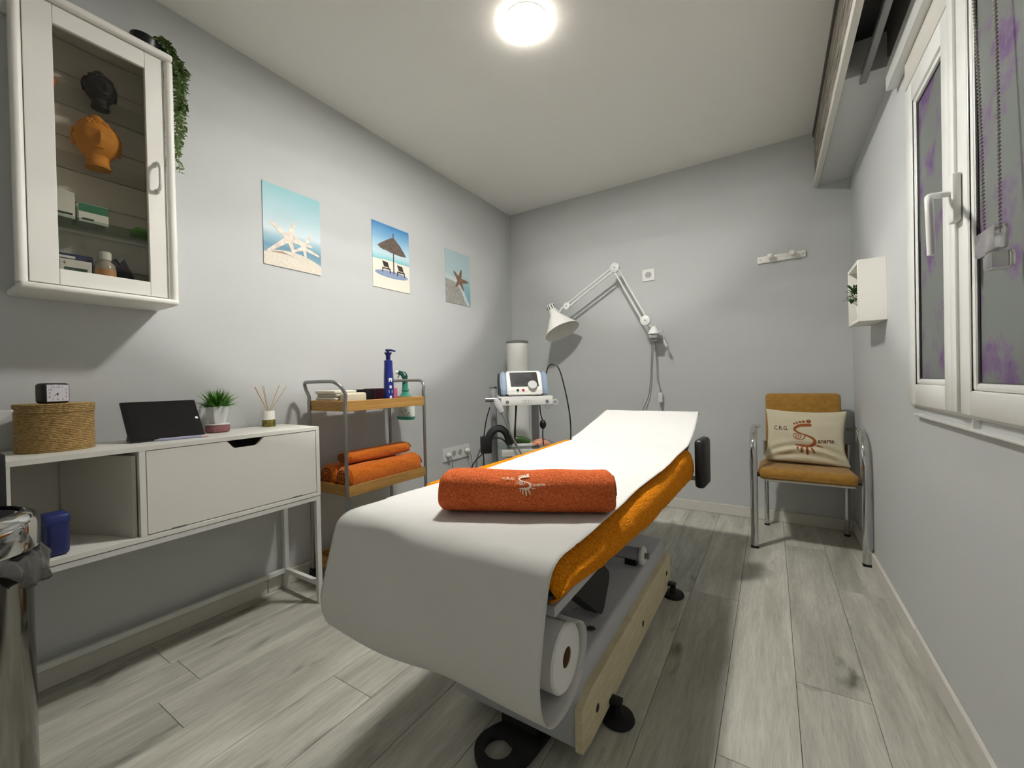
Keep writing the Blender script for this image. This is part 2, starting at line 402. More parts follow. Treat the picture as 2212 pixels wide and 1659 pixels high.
# ------------------------------------------------------------------ window
win = bpy.data.objects.new('window_1', None); C.objects.link(win); win.location = (XR, (WY0+WY1)/2, WZ0); tag(win, 'white two-sash window with purple flowered panes', kind='structure')
fx0, fx1 = XR-0.010, XR+0.06
def frame_rect(x, y0, y1, z0, z1, w, bev=0.004):
    bm = B()
    for (ya, yb, za, zb) in ((y0, y0+w, z0, z1), (y1-w, y1, z0, z1), (y0+w, y1-w, z0, z0+w), (y0+w, y1-w, z1-w, z1)):
        bx(bm, x, (ya, yb), (za, zb), bev, 2)
    return bm
obj('frame', frame_rect((fx0, fx1), WY0, WY1, WZ0, WZ1, 0.045), m_upvc, win)
MY = 1.505
m_gask = M('gasket_grey', (74, 74, 72), 0.7)
for (y0, y1, g) in ((WY0+.02, MY-.001, .062), (MY+.040, WY1-.018, .070)):
    za, zb = WZ0+.008, WZ1-.018
    s = obj('sash', frame_rect((fx0-0.008, fx1-.02), y0, y1, za, zb, g, 0.005), m_upvc, win)
    obj('glazing_bead', frame_rect((fx0-0.003, fx1-.03), y0+g, y1-g, za+g, zb-g, 0.018, 0.006), m_upvc, s)
    obj('gasket', frame_rect((fx0+0.004, fx1-.03), y0+g+.018, y1-g-.018, za+g+.018, zb-g-.018, 0.0025, 0), m_gask, s)
    obj('pane', box((fx0+0.007, fx0+.014), (y0+g+.018, y1-g-.018), (za+g+.018, zb-g-.018)), m_film, s)
obj('astragal', box((fx0-0.014, fx0), (MY+.0005, MY+.039), (WZ0+.012, WZ1-.02), .004), m_upvc, win)
hx = fx0-0.014; HY = 1.487
hd = obj('handle_plate', box((hx-0.012, hx+.005), (HY-.018, HY+.018), (1.35, 1.47), 0.004, 2), m_upvc, win)
obj('handle_lever', tube(B(), cr([(hx-.01, HY, 1.425), (hx-.035, HY-.003, 1.425), (hx-.055, HY-.025, 1.418), (hx-.062, HY-.05, 1.395), (hx-.063, HY-.062, 1.33), (hx-.062, HY-.064, 1.262)], 6), 0.0085, 12, ry=0.0075), m_upvc, hd)
obj('sill', box((XR-0.016, XR+.05), (WY0-.01, 1.925), (.826, .834), 0.002), m_upvc, win)
obj('sill_bracket', box((XR-0.014, XR), (1.44, 1.446), (.834, WZ0), 0.001), m_upvc, win)
obj('header_strip', box((XR-0.036, XR), (WY0-.4, 2.14), (2.058, 2.148), 0.004), m_upvc, win)
obj('header_trim', box((XR-0.012, XR), (WY0-.4, 1.995), (WZ1, 2.058), 0.003), m_base, win)
# bead chain of the roller blind
t = thing('blind_chain', 'beaded blind cord hanging in front of the right pane', 'cord', (XR-.056, 1.20, 1.18))
def strand(k, z): return Vector((XR-.056+.003*math.sin(z*5), (1.228 if k == 0 else 1.158)+(.09 if k == 0 else .035)*(z-1.24)*.8+.003*math.sin(z*4+k), z))
bm = B(); cd = B()
for k in (0, 1):
    z = 1.24+.004*k
    while z < 2.05:
        bmesh.ops.create_icosphere(bm, subdivisions=1, radius=0.0034, matrix=Matrix.Translation(strand(k, z))); z += 0.0078
    tube(cd, [strand(k, 1.235+.02*q) for q in range(42)], 0.0009, 5)
obj('bead_string', bm, M('chain_beads', (150, 146, 138), 0.35, 0.3), t)['kind'] = 'stuff'
obj('cord', cd, M('cord_grey', (140, 136, 130), 0.7), t)
m_clear = M('clear_plastic', (235, 235, 232), 0.12, trans=0.85)
obj('tensioner', box((XR-.066, XR-.046), (1.15, 1.242), (1.205, 1.252), 0.004), m_clear, t)
obj('tensioner_hook', box((XR-.064, XR-.03), (1.17, 1.21), (1.172, 1.205), 0.005), m_clear, t)

# ------------------------------------------------------------------ boxed pelmet under the ceiling
bx0 = 0.243
pel = bpy.data.objects.new('trim_1', None); C.objects.link(pel); pel.location = (bx0, YB, 2.15); tag(pel, 'long ceiling pelmet clad in whitewashed wood above the window', kind='structure')
obj('wood_face', box((bx0+.008, bx0+.022), (YF, YB), (2.185, H)), m_wood_rustic, pel)
obj('painted_shadow_gap', box((bx0+.0, bx0+.010), (YF, YB), (H-.028, H)), M('painted_recess_shade', (92, 88, 82), 0.8), pel)  # dark strip painted in for the shadow gap below the ceiling
obj('white_strip', box((bx0, bx0+.024), (YF, YB), (2.15, 2.19), 0.003), m_base, pel)
obj('end_soffit', box((bx0+.022, XR), (2.16, YB), (2.165, 2.30), 0.0), m_wall, pel)
obj('curtain_rail', box((0.322, 0.345), (YF, 2.21), (2.15, 2.175), 0.003), m_steel, pel)
obj('inner_face', box((0.40, XR), (YF, 2.16), (2.2, H)), M('painted_recess_shade', (92, 88, 82)), pel)  # shade of the rail recess put into this face's dark colour

# ------------------------------------------------------------------ posters
def poster(label, y0, y1, z0, z1, layers, back):
    t = thing('poster', label, 'poster', (XL+.002, (y0+y1)/2, z0), 'beach posters on the grey wall')
    obj('sheet', box((XL+.001, XL+.004), (y0, y1), (z0, z1)), back, t)
    x = XL+.004
    for nm, mat, polys in layers:
        bm = B()
        for ip, poly in enumerate(polys):
            prism(bm, poly, (x-.0002+ip*.00006, y0, z0), (0, y1-y0, 0), (0, 0, z1-z0), (.0004, 0, 0))
        obj(nm, bm, mat, t, smooth=False); x += .0003
    return t
def arm(c, tip, w0, w1):
    dx, dy = tip[0]-c[0], (tip[1]-c[1])*1.35; L = math.hypot(dx, dy); nx, ny = -dy/L, dx/L/1.35
    return [(c[0]+nx*w0, c[1]+ny*w0), (tip[0]+nx*w1, tip[1]+ny*w1), (tip[0]+dx/L*w1*1.2, tip[1]+dy/L*w1), (tip[0]-nx*w1, tip[1]-ny*w1), (c[0]-nx*w0, c[1]-ny*w0)]
def hill(v0, v1, v2, n=14): return [(0, 0), (1, 0)]+[(1-k/n, (v0*(k/n)**2+v1*2*(k/n)*(1-k/n)+v2*(1-k/n)**2)) for k in range(n+1)]
pz0, pz1 = 1.557, 1.95
hh = pz1-pz0
m_star = M('starfish_print', (240, 230, 216), 0.6, var=(60, (214, 200, 184))); m_sand = M('sand_print', (230, 222, 206), 0.6, var=(150, (214, 204, 186)))
m_shade = M('sand_tone_print', (168, 148, 126), 0.6)
sky1 = ramp_mat('sky_sea_print', 2, [(pz0, (150, 180, 192)), (pz0+.25*hh, (104, 148, 170)), (pz0+.36*hh, (150, 186, 198)), (pz0+.45*hh, (206, 220, 224)), (pz0+.7*hh, (178, 210, 216)), (pz1, (140, 192, 196))], noise_amt=.012, noise_scale=30)
s1 = [arm((.42, .38), q, .05, .022) for q in ((.12, .53), (.51, .60), (.06, .16), (.50, .19), (.82, .35))]
s2 = [arm((.68, .31), q, .035, .018) for q in ((.81, .50), (.96, .25), (.71, .19), (.50, .235), (.50, .46))]
poster('poster of two white starfish on sand, nearest the wall cabinet', 1.046, 1.34, pz0, pz1,
       [('sand', m_sand, [hill(.15, .30, .12)]), ('sand_tone', m_shade, [[(.05, .165), (.40, .17), (.52, .155), (.30, .20)]]), ('starfish', m_star, s2), ('starfish', m_star, s1)], sky1)
z0, z1 = 1.566, 1.967; hh = z1-z0
sky2 = ramp_mat('beach_print', 2, [(z0, (238, 232, 216)), (z0+.437*hh, (234, 230, 214)), (z0+.445*hh, (120, 196, 196)), (z0+.47*hh, (150, 208, 214)), (z0+.55*hh, (206, 226, 234)), (z0+.68*hh, (176, 210, 228)), (z0+.78*hh, (140, 188, 220)), (z1, (58, 128, 184))], noise_amt=.03, noise_scale=14)
m_thatch = M('thatch_print', (128, 112, 100), 0.7, var=(140, (66, 56, 52), (1, 1, 2))); m_loungep = M('dark_wood_print', (62, 50, 44), 0.6)
thatch = [(.55, .84), (.36, .76), (.20, .685), (.13, .645), (.20, .615), (.28, .60), (.36, .60), (.45, .585), (.55, .58), (.65, .575), (.75, .57), (.84, .575), (.91, .58), (.86, .635), (.74, .73), (.64, .79)]
pole = [(.535, .26), (.565, .26), (.562, .90), (.542, .90)]
def lounge(u, v): return [[(u-.10, v+.09), (u+.05, v+.08), (u+.085, v+.0), (u-.055, v+.005)], [(u-.10, v-.01), (u+.12, v-.01), (u+.12, v-.03), (u-.10, v-.03)], [(u-.10, v-.03), (u-.075, v-.03), (u-.085, v-.085), (u-.105, v-.085)], [(u+.09, v-.03), (u+.115, v-.03), (u+.12, v-.085), (u+.1, v-.085)], [(u+.04, v+.02), (u+.07, v+.02), (u+.1, v-.02), (u+.07, v-.02)]]
poster('poster of a thatched beach parasol over two loungers', 1.68, 1.979, z0, z1,
       [('cast_tone', M('blue_tone_print', (140, 156, 186), 0.6), [ell(.50, .235, .45, .055)]), ('pole', m_loungep, [pole]), ('parasol', m_thatch, [thatch]), ('lounger', m_loungep, lounge(.34, .335)), ('lounger', m_loungep, lounge(.74, .325))], sky2)
z0, z1 = 1.571, 1.968; hh = z1-z0
sky3 = ramp_mat('shallow_sea_print', 2, [(z0, (120, 168, 176)), (z0+.35*hh, (140, 184, 190)), (z0+.55*hh, (176, 200, 202)), (z1, (170, 192, 196))], noise_amt=.06, noise_scale=22)
starb = [arm((.55, .46), q, .075, .03) for q in ((.34, .60), (.62, .66), (.88, .47), (.70, .30), (.40, .34))]
poster('poster of one brown starfish in shallow water, farthest from the cabinet', 2.34, 2.634, z0, z1,
       [('wet_sand', M('wet_sand_print', (170, 168, 162), 0.6, var=(60, (150, 147, 140))), [[(0, 0), (.86, 0), (.72, .12), (.60, .28), (.42, .40), (.2, .43), (0, .44)]]),
        ('foam', M('foam_print', (214, 220, 220), 0.6, var=(60, (180, 198, 202))), [[(.86, 0), (.98, 0), (.84, .14), (.72, .28), (.66, .42), (.5, .52), (.22, .52), (0, .55), (0, .44), (.2, .43), (.42, .40), (.60, .28), (.72, .12)]]),
        ('starfish', M('brown_star_print', (150, 118, 96), 0.6, var=(80, (104, 80, 68))), starb)], sky3)

# ------------------------------------------------------------------ sockets, coat rack
def schuko(bm, c, ax, ay, n, r=0.02):
    pass
m_sock = M('socket_white', (228, 228, 224), 0.35); m_hole = M('socket_hole', (38, 38, 38), 0.7); m_well = M('socket_well', (176, 176, 172), 0.5)
def plate(t, c, w, h, wells, ax, ay, n, radius=0.02):
    c, ax, ay, n = Vector(c), Vector(ax), Vector(ay), Vector(n)
    bm = prism(B(), rrect(w, h, 0.006), c, ax, ay, n*0.009)
    bmesh.ops.bevel(bm, geom=[e for e in bm.edges if abs((e.verts[0].co-c).dot(n)-.009) < 1e-5 and abs((e.verts[1].co-c).dot(n)-.009) < 1e-5], offset=0.003, segments=2, affect='EDGES')
    obj('plate', bm, m_sock, t)
    for u in wells:
        q = c+ax*u+n*0.0085
        rot = Matrix((ax, ay, n)).transposed().to_4x4()
        o = obj('well', lathe(B(), [(radius*1.12, 0.001), (radius*1.06, 0.0025), (radius, 0.0006), (radius*.9, 0.0006), (0, 0.0006)], q, 24, xf=rot), m_well, t)
        bm = B()
        for s in (-1, 1): lathe(bm, [(0.003, 0.0008), (0.0028, 0.0012), (0, 0.0012)], q+ax*(s*0.0095), 10, xf=rot)
        obj('pin_holes', bm, m_hole, o)
t = thing('wall_socket', 'single square white socket above the bed head on the end wall', 'socket', (-.785, YB, 1.715))
plate(t, (-.785, YB, 1.76), .09, .088, [0], (1, 0, 0), (0, 0, 1), (0, -1, 0), .021)
t = thing('wall_socket', 'white four-gang socket strip low on the poster wall', 'socket', (XL, 2.42, .394))
SY = [2.31, 2.383, 2.456, 2.529]
plate(t, (XL, 2.42, .441), .305, .094, [y-2.42 for y in SY], (0, 1, 0), (0, 0, 1), (1, 0, 0), .02)
def plug(y, pts, col, label):
    t = thing('power_plug', label, 'plug', (XL+.02, y, .43), 'plugs in the four-gang strip')
    rot = Matrix.Rotation(PI/2, 3, 'Y').to_4x4()
    obj('plug_body', lathe(B(), [(0.019, 0), (0.019, .012), (.015, .024), (.006, .034), (0, .034)], (XL+.011, y, .441), 20, xf=rot), m_sock, t)
    obj('cable', tube(B(), cr([(XL+.04, y, .435)]+pts, 8), 0.0032, 8), col, t)
m_cabg = M('grey_cable', (136, 136, 134), 0.5); m_cabw = M('white_cable', (205, 205, 200), 0.5); m_cabk = M('black_cable', (18, 18, 18), 0.5)
plug(SY[0], [(XL+.05, SY[0]+.005, .40), (XL+.04, SY[0]+.01, .3), (XL+.03, SY[0]+.02, .15), (XL+.03, SY[0]+.05, .006)], m_cabg, 'white plug with grey cable in the socket hole nearest the trolley')
plug(SY[3], [(XL+.05, SY[3]+.01, .39), (XL+.045, SY[3]+.03, .3), (XL+.04, SY[3]+.03, .12), (XL+.05, SY[3]+.02, .006)], m_cabg, 'white plug with grey cable in the socket hole nearest the corner')
t = thing('coat_rack', 'short white wall rail with two knob pegs', 'coat rack', (.065, YB, 1.745))
tilt = Matrix.Translation((.065, YB, 1.745)) @ Matrix.Rotation(math.radians(-1.0), 4, 'Y')
obj('rail', box((-.133, .133), (-.016, 0), (-.022, .022), 0.003), m_white, t, xf=tilt)
for u in (-.06, .062):
    rot = Matrix.Rotation(PI/2, 3, 'X').to_4x4()
    obj('peg', lathe(B(), [(0.008, 0), (0.008, .018), (.017, .026), (.0195, .038), (.016, .05), (.008, .056), (0, .057)], (u, -.015, .008), 20, xf=rot), m_white, t, xf=tilt)
for u in (-.115, .118): obj('screw', lathe(B(), [(0.004, 0), (.003, .0015), (0, .002)], (u, -.016, 0), 10, xf=Matrix.Rotation(PI/2, 3, 'X').to_4x4()), m_steel, t, xf=tilt)

# ------------------------------------------------------------------ box shelf with plant on the window wall
t = thing('box_shelf', 'small white open box shelf beside the window', 'shelf', (.378, 2.5, 1.2))
sx0, sx1, sy0, sy1, sz0, sz1, th = .329, XR, 2.365, 2.63, 1.203, 1.474, .014
obj('side_panel', box((sx0, sx1), (sy0, sy0+th), (sz0, sz1), .001, 1), m_white, t); obj('side_panel', box((sx0, sx1), (sy1-th, sy1), (sz0, sz1), .001, 1), m_white, t)
obj('top_panel', box((sx0, sx1), (sy0+th, sy1-th), (sz1-th, sz1), .001, 1), m_white, t); obj('bottom_panel', box((sx0, sx1), (sy0+th, sy1-th), (sz0, sz0+th), .001, 1), m_white, t)
obj('back_panel', box((sx1-.006, sx1), (sy0+th, sy1-th), (sz0+th, sz1-th)), m_white, t)
def leaf(bm, p, d, L, w, up=(0, 0, 1), curl=0.2):
    p, d = Vector(p), Vector(d).normalized(); s = d.cross(Vector(up))
    if s.length < .05: s = d.orthogonal()
    s.normalize(); n = s.cross(d)
    a = bm.verts.new(p); b = bm.verts.new(p+d*L*.45+s*w-n*curl*L*.1); c = bm.verts.new(p+d*L*.45-s*w-n*curl*L*.1); m_ = bm.verts.new(p+d*L*.5+n*.15*w); e = bm.verts.new(p+d*L-n*curl*L)
    for q in ((a, c, m_), (a, m_, b), (m_, c, e), (m_, e, b)): bm.faces.new(q)
t = thing('shelf_plant', 'small leafy green plant inside the white box shelf', 'plant', (.37, 2.47, 1.217))
obj('pot', lathe(B(), [(.026, 0), (.034, .05), (.036, .06), (.031, .06), (.028, .045), (0, .045)], (.372, 2.47, 1.217), 20), m_white, t)
bm = B()
for i in range(110):
    a = random.random()*2*PI; e = random.uniform(-.5, 1.3); L = random.uniform(.018, .034)
    d = Vector((math.cos(a)*math.cos(e), math.sin(a)*math.cos(e), math.sin(e)))
    base = Vector((.335, 2.468, 1.325))+Vector((d.x*.85, d.y, d.z*.9))*random.uniform(.008, .05)
    if base.x+d.x*L > .41 or base.z+d.z*L > 1.45: continue
    leaf(bm, base, d, L, L*.26)
for i in range(16):
    a = i*.9; tube(bm, [(.372, 2.47, 1.26), (.34+.03*math.cos(a)*.8, 2.468+.04*math.sin(a), 1.32+.02*math.sin(i*2.1))], .0012, 4)
obj('foliage', bm, m_green3, t)['kind'] = 'stuff'

# ------------------------------------------------------------------ wall cabinet
CX = -1.85
t = thing('wall_cabinet', 'white hanging cabinet with a glass door on the poster wall', 'cabinet', (-1.94, .45, 1.275))
obj('side_panel', box((XL, CX-.02), (.280, .294), (1.295, 2.165)), m_white, t); obj('side_panel', box((XL, CX-.02), (.612, .626), (1.295, 2.165)), m_white, t)
obj('bottom_board', box((XL, CX+.02), (.262, .644), (1.276, 1.297), .008, 3), m_white, t)
obj('top_board', box((XL, CX+.02), (.262, .644), (2.163, 2.186), .008, 3), m_white, t)
for y in (.270, .636): obj('corner_post', lathe(B(), [(.0125, 0), (.0125, .866)], (CX-.006, y, 1.297), 20), m_white, t)
bk = obj('back_panel', box((XL, XL+.004), (.294, .612), (1.297, 2.163)), m_white, t)
n = 8
for i in range(n):
    za = 1.297+i*(2.163-1.297)/n
    obj('plank', box((XL+.004, XL+.010), (.294, .612), (za+.001, za+(2.163-1.297)/n-.001), .002, 1), m_white, bk)
SHZ = (1.530, 1.732, 1.945)
for iz, z in enumerate(SHZ): obj('glass_shelf', box((XL+.012, CX-.028), (.295, .611), (z-.005, z)), m_shelfglass if iz == 0 else m_clearshelf, t)
d = obj('door', B(), m_white, t)
dy0, dy1, dz0, dz1, gy0, gy1, gz0, gz1 = .284, .614, 1.302, 2.16, .346, .566, 1.351, 2.103
for nm, y, z in (('stile', (dy0, gy0-.0004), (dz0, dz1)), ('stile', (gy1+.0004, dy1), (dz0, dz1)), ('rail', (gy0, gy1), (dz0, gz0)), ('rail', (gy0, gy1), (gz1, dz1))):
    obj(nm, box((CX-.018, CX), y, z, .0012, 1), m_white, d)
obj('pane', box((CX-.011, CX-.008), (gy0-.004, gy1+.004), (gz0-.004, gz1+.004)), m_cabglass, d)
hb = tube(B(), cr([(CX, .594, 1.772), (CX+.018, .594, 1.772), (CX+.028, .594, 1.755), (CX+.029, .594, 1.728), (CX+.028, .594, 1.70), (CX+.018, .594, 1.684), (CX, .594, 1.684)], 6), .0052, 10)
for z in (1.778, 1.678): bmesh.ops.create_uvsphere(hb, u_segments=10, v_segments=8, radius=.007, matrix=Matrix.Translation((CX+.006, .594, z)))
obj('handle', hb, m_whitem, d)
# carved heads
def head_statue(name, label, c, w, h, mat, yaw, hair):
    t = thing(name, label, 'statue', c)
    a, b, R = w/2, w/2*.92, h*.42
    cz = h*.56
    def f(u, v):
        th, ph = u*2*PI, (v-.5)*PI
        x, y, z = math.cos(th)*math.cos(ph), math.sin(th)*math.cos(ph), math.sin(ph)
        k = 1.0
        fr = max(0, x)
        k += .26*math.exp(-((y/.13)**2+((z+.08)/.24)**2))*fr           # nose
        k += .09*math.exp(-((y/.55)**2+((z-.24)/.07)**2))*fr           # brow
        k -= .10*math.exp(-(((abs(y)-.34)/.18)**2+((z-.08)/.09)**2))*fr  # eyes
        k += .12*math.exp(-((y/.2)**2+((z+.46)/.055)**2))*fr-.07*math.exp(-((y/.24)**2+((z+.58)/.05)**2))*fr            # lips
        k += .04*math.exp(-(((abs(y)-.4)/.22)**2+((z+.25)/.2)**2))*fr   # cheeks
        taper = 1-.16*max(0, -z)
        return Vector((x*b*k*taper, y*a*k*taper, cz+z*R*k))
    xf = Matrix.Translation(c) @ Matrix.Rotation(yaw, 4, 'Z')
    bm = B(); grid(bm, 48, 30, f, True); obj('face', bm, mat, t, xf=xf)
    bm = B()
    for i in range(150):
        ph = math.asin(random.uniform(.1, 1)); th = random.uniform(0, 2*PI)
        p = Vector((math.cos(th)*math.cos(ph), math.sin(th)*math.cos(ph), math.sin(ph)))
        if p.x > .25 and p.z < .66: continue
        bmesh.ops.create_icosphere(bm, subdivisions=1, radius=w*.055, matrix=Matrix.Translation((p.x*b, p.y*a, cz+p.z*R)))
    bmesh.ops.create_uvsphere(bm, u_segments=12, v_segments=8, radius=w*.2, matrix=Matrix.Translation((-.1*b, 0, cz+R*.98)))
    obj('hair', bm, mat, t, xf=xf)
    bm = lathe(B(), [(w*.27, 0), (w*.28, h*.05), (w*.25, h*.08), (w*.25, h*.2), (w*.28, h*.30)], seg=24)
    obj('neck', bm, mat, t, xf=xf)
    for s in (-1, 1): obj('ear', tube(B(), cr([(-.04*w, s*a*.95, cz+R*.2), (-.05*w, s*a*1.0, cz), (-.03*w, s*a*.93, cz-R*.45)], 5), [w*.04]*11, 8), mat, t, xf=xf)
head_statue('carved_head', 'ochre orange carved head on the middle cabinet shelf', (-1.945, .462, SHZ[1]), .118, .165, M('ochre_stone', (222, 146, 44), .7, bump=(60, .2, .002)), -.10, True)
head_statue('carved_head', 'black carved head on the top cabinet shelf', (-1.955, .475, SHZ[2]), .088, .118, M('black_stone', (34, 33, 34), .55), .1, True)
t = thing('ornament', 'small orange ornament at the edge of the top cabinet shelf', 'ornament', (-1.945, .345, SHZ[2]))
obj('body', lathe(B(), [(.012, 0), (.02, .012), (.024, .03), (.018, .046), (.01, .052), (.012, .06), (0, .066)], (-1.945, .345, SHZ[2]), 18), M('coral_orange', (220, 100, 50), .6), t)
def carton(label, x, y, z, side, bands, text=None, name='medicine_box'):
    t = thing(name, label, 'box', ((x[0]+x[1])/2, (y[0]+y[1])/2, z[0]))
    obj('carton', box(x, y, z, .001, 1), side, t)
    for (ya, yb, za, zb, m) in bands:
        w, h = y[1]-y[0], z[1]-z[0]
        obj('print_band', box((x[1], x[1]+.0004), (y[0]+ya*w, y[0]+yb*w), (z[0]+za*h, z[0]+zb*h)), m, t)
    if text:
        for (s, u, v, size, m) in text:
            bm = put_text(B(), s, size, lambda a, b: Vector((x[1]+.0007, y[0]+u*(y[1]-y[0])+a, z[0]+v*(z[1]-z[0])+b)))
            obj('lettering', bm, m, t, smooth=False)
m_card = M('white_card', (226, 228, 222), .6); m_gcard = M('green_print', (46, 120, 88), .6); m_dkg = M('dark_green_print', (44, 84, 60), .6); m_kprint = M('black_print', (40, 42, 42), .6)
carton('white box on the middle glass shelf at the left', (-1.99, -1.905), (.335, .395), (SHZ[0], SHZ[0]+.085), m_card, [(.0, .9, .12, .2, m_kprint)])
carton('green and white box on the middle glass shelf', (-1.98, -1.91), (.404, .476), (SHZ[0], SHZ[0]+.062), m_card, [(0, 1, .55, .98, m_gcard), (.1, .5, .12, .22, m_kprint)])
t = thing('green_sachet', 'bright green packet at the right end of the middle glass shelf', 'packet', (-1.95, .575, SHZ[0]))
obj('packet', box((-1.985, -1.92), (.548, .605), (SHZ[0], SHZ[0]+.03), .01, 3), M('lime_green', (96, 176, 44), .5), t)
FZ = 1.297
carton('white medicine box with green stripe in front on the cabinet floor', (-1.93, -1.895), (.352, .428), (FZ, FZ+.098), m_card, [(.16, .86, .60, .74, m_dkg), (.02, .04, .6, .95, m_kprint)], [('+', .1, .80, .02, m_kprint)])
carton('dark blue box lying behind the white medicine box', (-1.985, -1.935), (.335, .44), (FZ, FZ+.125), m_navy, [(.1, .6, .88, .94, m_card)])
t = thing('lotion_bottle', 'clear bottle with white cap and peach label inside the cabinet', 'bottle', (-1.915, .466, FZ))
obj('bottle', lathe(B(), [(.025, 0), (.0265, .004), (.0265, .085), (.024, .102), (.014, .114), (.012, .12)], (-1.915, .466, FZ), 28), M('milky_plastic', (196, 186, 172), .3, trans=.3), t)
obj('label', lathe(B(), [(.0269, .03), (.0269, .084)], (-1.915, .466, FZ), 28, cap=False), M('peach_label', (214, 158, 112), .6), t)
obj('cap', lathe(B(), [(.0155, .118), (.0155, .142), (.0135, .145), (0, .145)], (-1.915, .466, FZ), 24), m_card, t)
t = thing('dark_pouch', 'dark navy cloth pouch slumped behind the lotion bottle', 'pouch', (-1.965, .53, FZ))
def pouch(u, v):
    th = u*2*PI; z = v; r = 1-.55*v**1.5
    return Vector((-1.967+.028*math.cos(th)*r, .528+.05*math.sin(th)*r-.02*z, FZ+.13*z*(1-.12*math.cos(th*3))))
bm = B(); grid(bm, 24, 10, pouch, True); bmesh.ops.holes_fill(bm, edges=bm.edges); obj('pouch', bm, M('navy_cloth', (46, 50, 72), .8), t)
# trailing plant on the cabinet
t = thing('trailing_plant', 'black pot with trailing green vine on top of the wall cabinet', 'plant', (-1.955, .60, 2.186))
px_ = Matrix.Translation((-1.955, .592, 2.190)) @ Matrix.Rotation(math.radians(-8), 4, 'X')
obj('pot', lathe(B(), [(.034, 0), (.043, .07), (.045, .08), (.039, .08), (.034, .06), (0, .06)], seg=24), m_black, t, xf=px_)
bm = B(); st = B()
for s in range(11):
    y0 = .615+random.uniform(-.02, .02); x0 = -1.955+random.uniform(-.035, .05)
    ye = .675+random.uniform(0, .05); xe = -1.955+random.uniform(-.05, .07); zl = random.choice((1.80, 1.86, 1.92, 2.0, 2.05))+random.uniform(-.02, .03)
    path = cr([(x0, y0, 2.262), (x0, (y0+ye)/2, 2.275), (xe, ye, 2.20), (xe+random.uniform(-.012, .012), ye+.008, (2.2+zl)/2+.06), (xe+random.uniform(-.015, .015), ye+random.uniform(-.012, .014), (2.2+zl)/2-.06), (xe, ye, zl)], 14)
    tube(st, path, .0011, 4)
    for q in path[4::1]:
        for rep in range(2):
            a = random.random()*2*PI; dd = Vector((math.cos(a), math.sin(a), random.uniform(-.7, .5)))
            leaf(bm, q, dd, random.uniform(.012, .022), random.uniform(.0045, .0075), curl=.25)
obj('vine_stems', st, m_green2, t)['kind'] = 'stuff'; obj('foliage', bm, m_green2, t)['kind'] = 'stuff'

# ------------------------------------------------------------------ console table
c0, c1 = .203, 1.107; kx0, kx1 = -2.016, -1.719; TZ = .790
t = thing('console_table', 'slim white console with drop-down door and metal legs', 'console', (-1.87, .655, 0))
obj('tabletop', box((kx0, kx1), (c0, c1), (TZ-.016, TZ), .001, 1), m_white, t)
obj('bottom_board', box((kx0, kx1), (c0, c1), (.482, .498), .001, 1), m_white, t)
for ya, yb in ((c0, c0+.016), (.484, .500), (c1-.016, c1)): obj('upright_panel', box((kx0, kx1), (ya, yb), (.498, TZ-.016)), m_white, t)
obj('back_panel', box((kx0, kx0+.005), (c0+.016, c1-.016), (.498, TZ-.016)), m_cream, t)
ya, yb, za, zb = .503, 1.089, .5015, .7725
nm_ = (.742, .866)
poly = [(ya, za), (yb, za), (yb, zb), (nm_[1]+.012, zb)]
for k in range(7): poly.append((nm_[1]+.006-.030*k/6-(.004 if k else 0), zb-.030*math.sin(k/6*PI/2)))
for k in range(7): poly.append((nm_[0]+.024-.030*k/6+(.004 if k < 6 else 0), zb-.030*math.cos(k/6*PI/2)))
poly.append((nm_[0]-.012, zb)); poly.append((ya, zb))
dr = obj('door', prism(B(), poly, (kx1-.018, 0, 0), (0, 1, 0), (0, 0, 1), (.016, 0, 0)), m_white, t)
for y in (.585, 1.0): obj('hinge', box((kx1-.004, kx1-.0005), (y-.02, y+.02), (.4995, .5035)), m_steel, dr)
LZ = .482; q = .02
obj('rail', box((kx1-q, kx1-.002), (c0, c1), (LZ-q, LZ-.002), .001, 1), m_whitem, t); obj('rail', box((kx0+.004, kx0+.004+q), (c0, c1), (LZ-q, LZ-.002), .001, 1), m_whitem, t)
for y in (c0, c1-q):
    for x in ((kx1-q, kx1-.002), (kx0+.01, kx0+.01+q)): obj('leg', box(x, (y, y+q), (0, LZ-q), .001, 1), m_whitem, t)
    obj('cross_rail', box((kx0+.01+q, kx1-q), (y, y+q), (.078, .098), .001, 1), m_whitem, t)
obj('rear_rail', box((kx0+.012, kx0+.012+q*.8), (c0+q, c1-q), (.078, .098), .001, 1), m_whitem, t)
# things in the open bay
t = thing('cream_folder', 'cream curved-edge board standing in the open bay of the console', 'board', (-1.85, .44, .498))
def cf(u, v):
    x = -1.995+u*.262
    bow = .03*(u**2)
    return x, bow
bm = B()
pl = [(-2.0+.262*k/12, .36+.11*(k/12)**.8) for k in range(13)]
poly = [(x, y) for x, y in pl]+[(x, y+.010) for x, y in reversed(pl)]
prism(bm, poly, (0, 0, .4985), (1, 0, 0), (0, 1, 0), (0, 0, .262))
obj('board', bm, m_cream, t)
t = thing('navy_box', 'small navy blue pouch in the open bay of the console', 'pouch', (-1.78, .305, .498))
bm = box((-1.81, -1.745), (.282, .332), (.4985, .612), .012, 3); obj('pouch', bm, m_navy, t)
obj('flap', box((-1.812, -1.743), (.280, .334), (.588, .618), .008, 3), M('navy_flap', (38, 50, 110), .4), t)
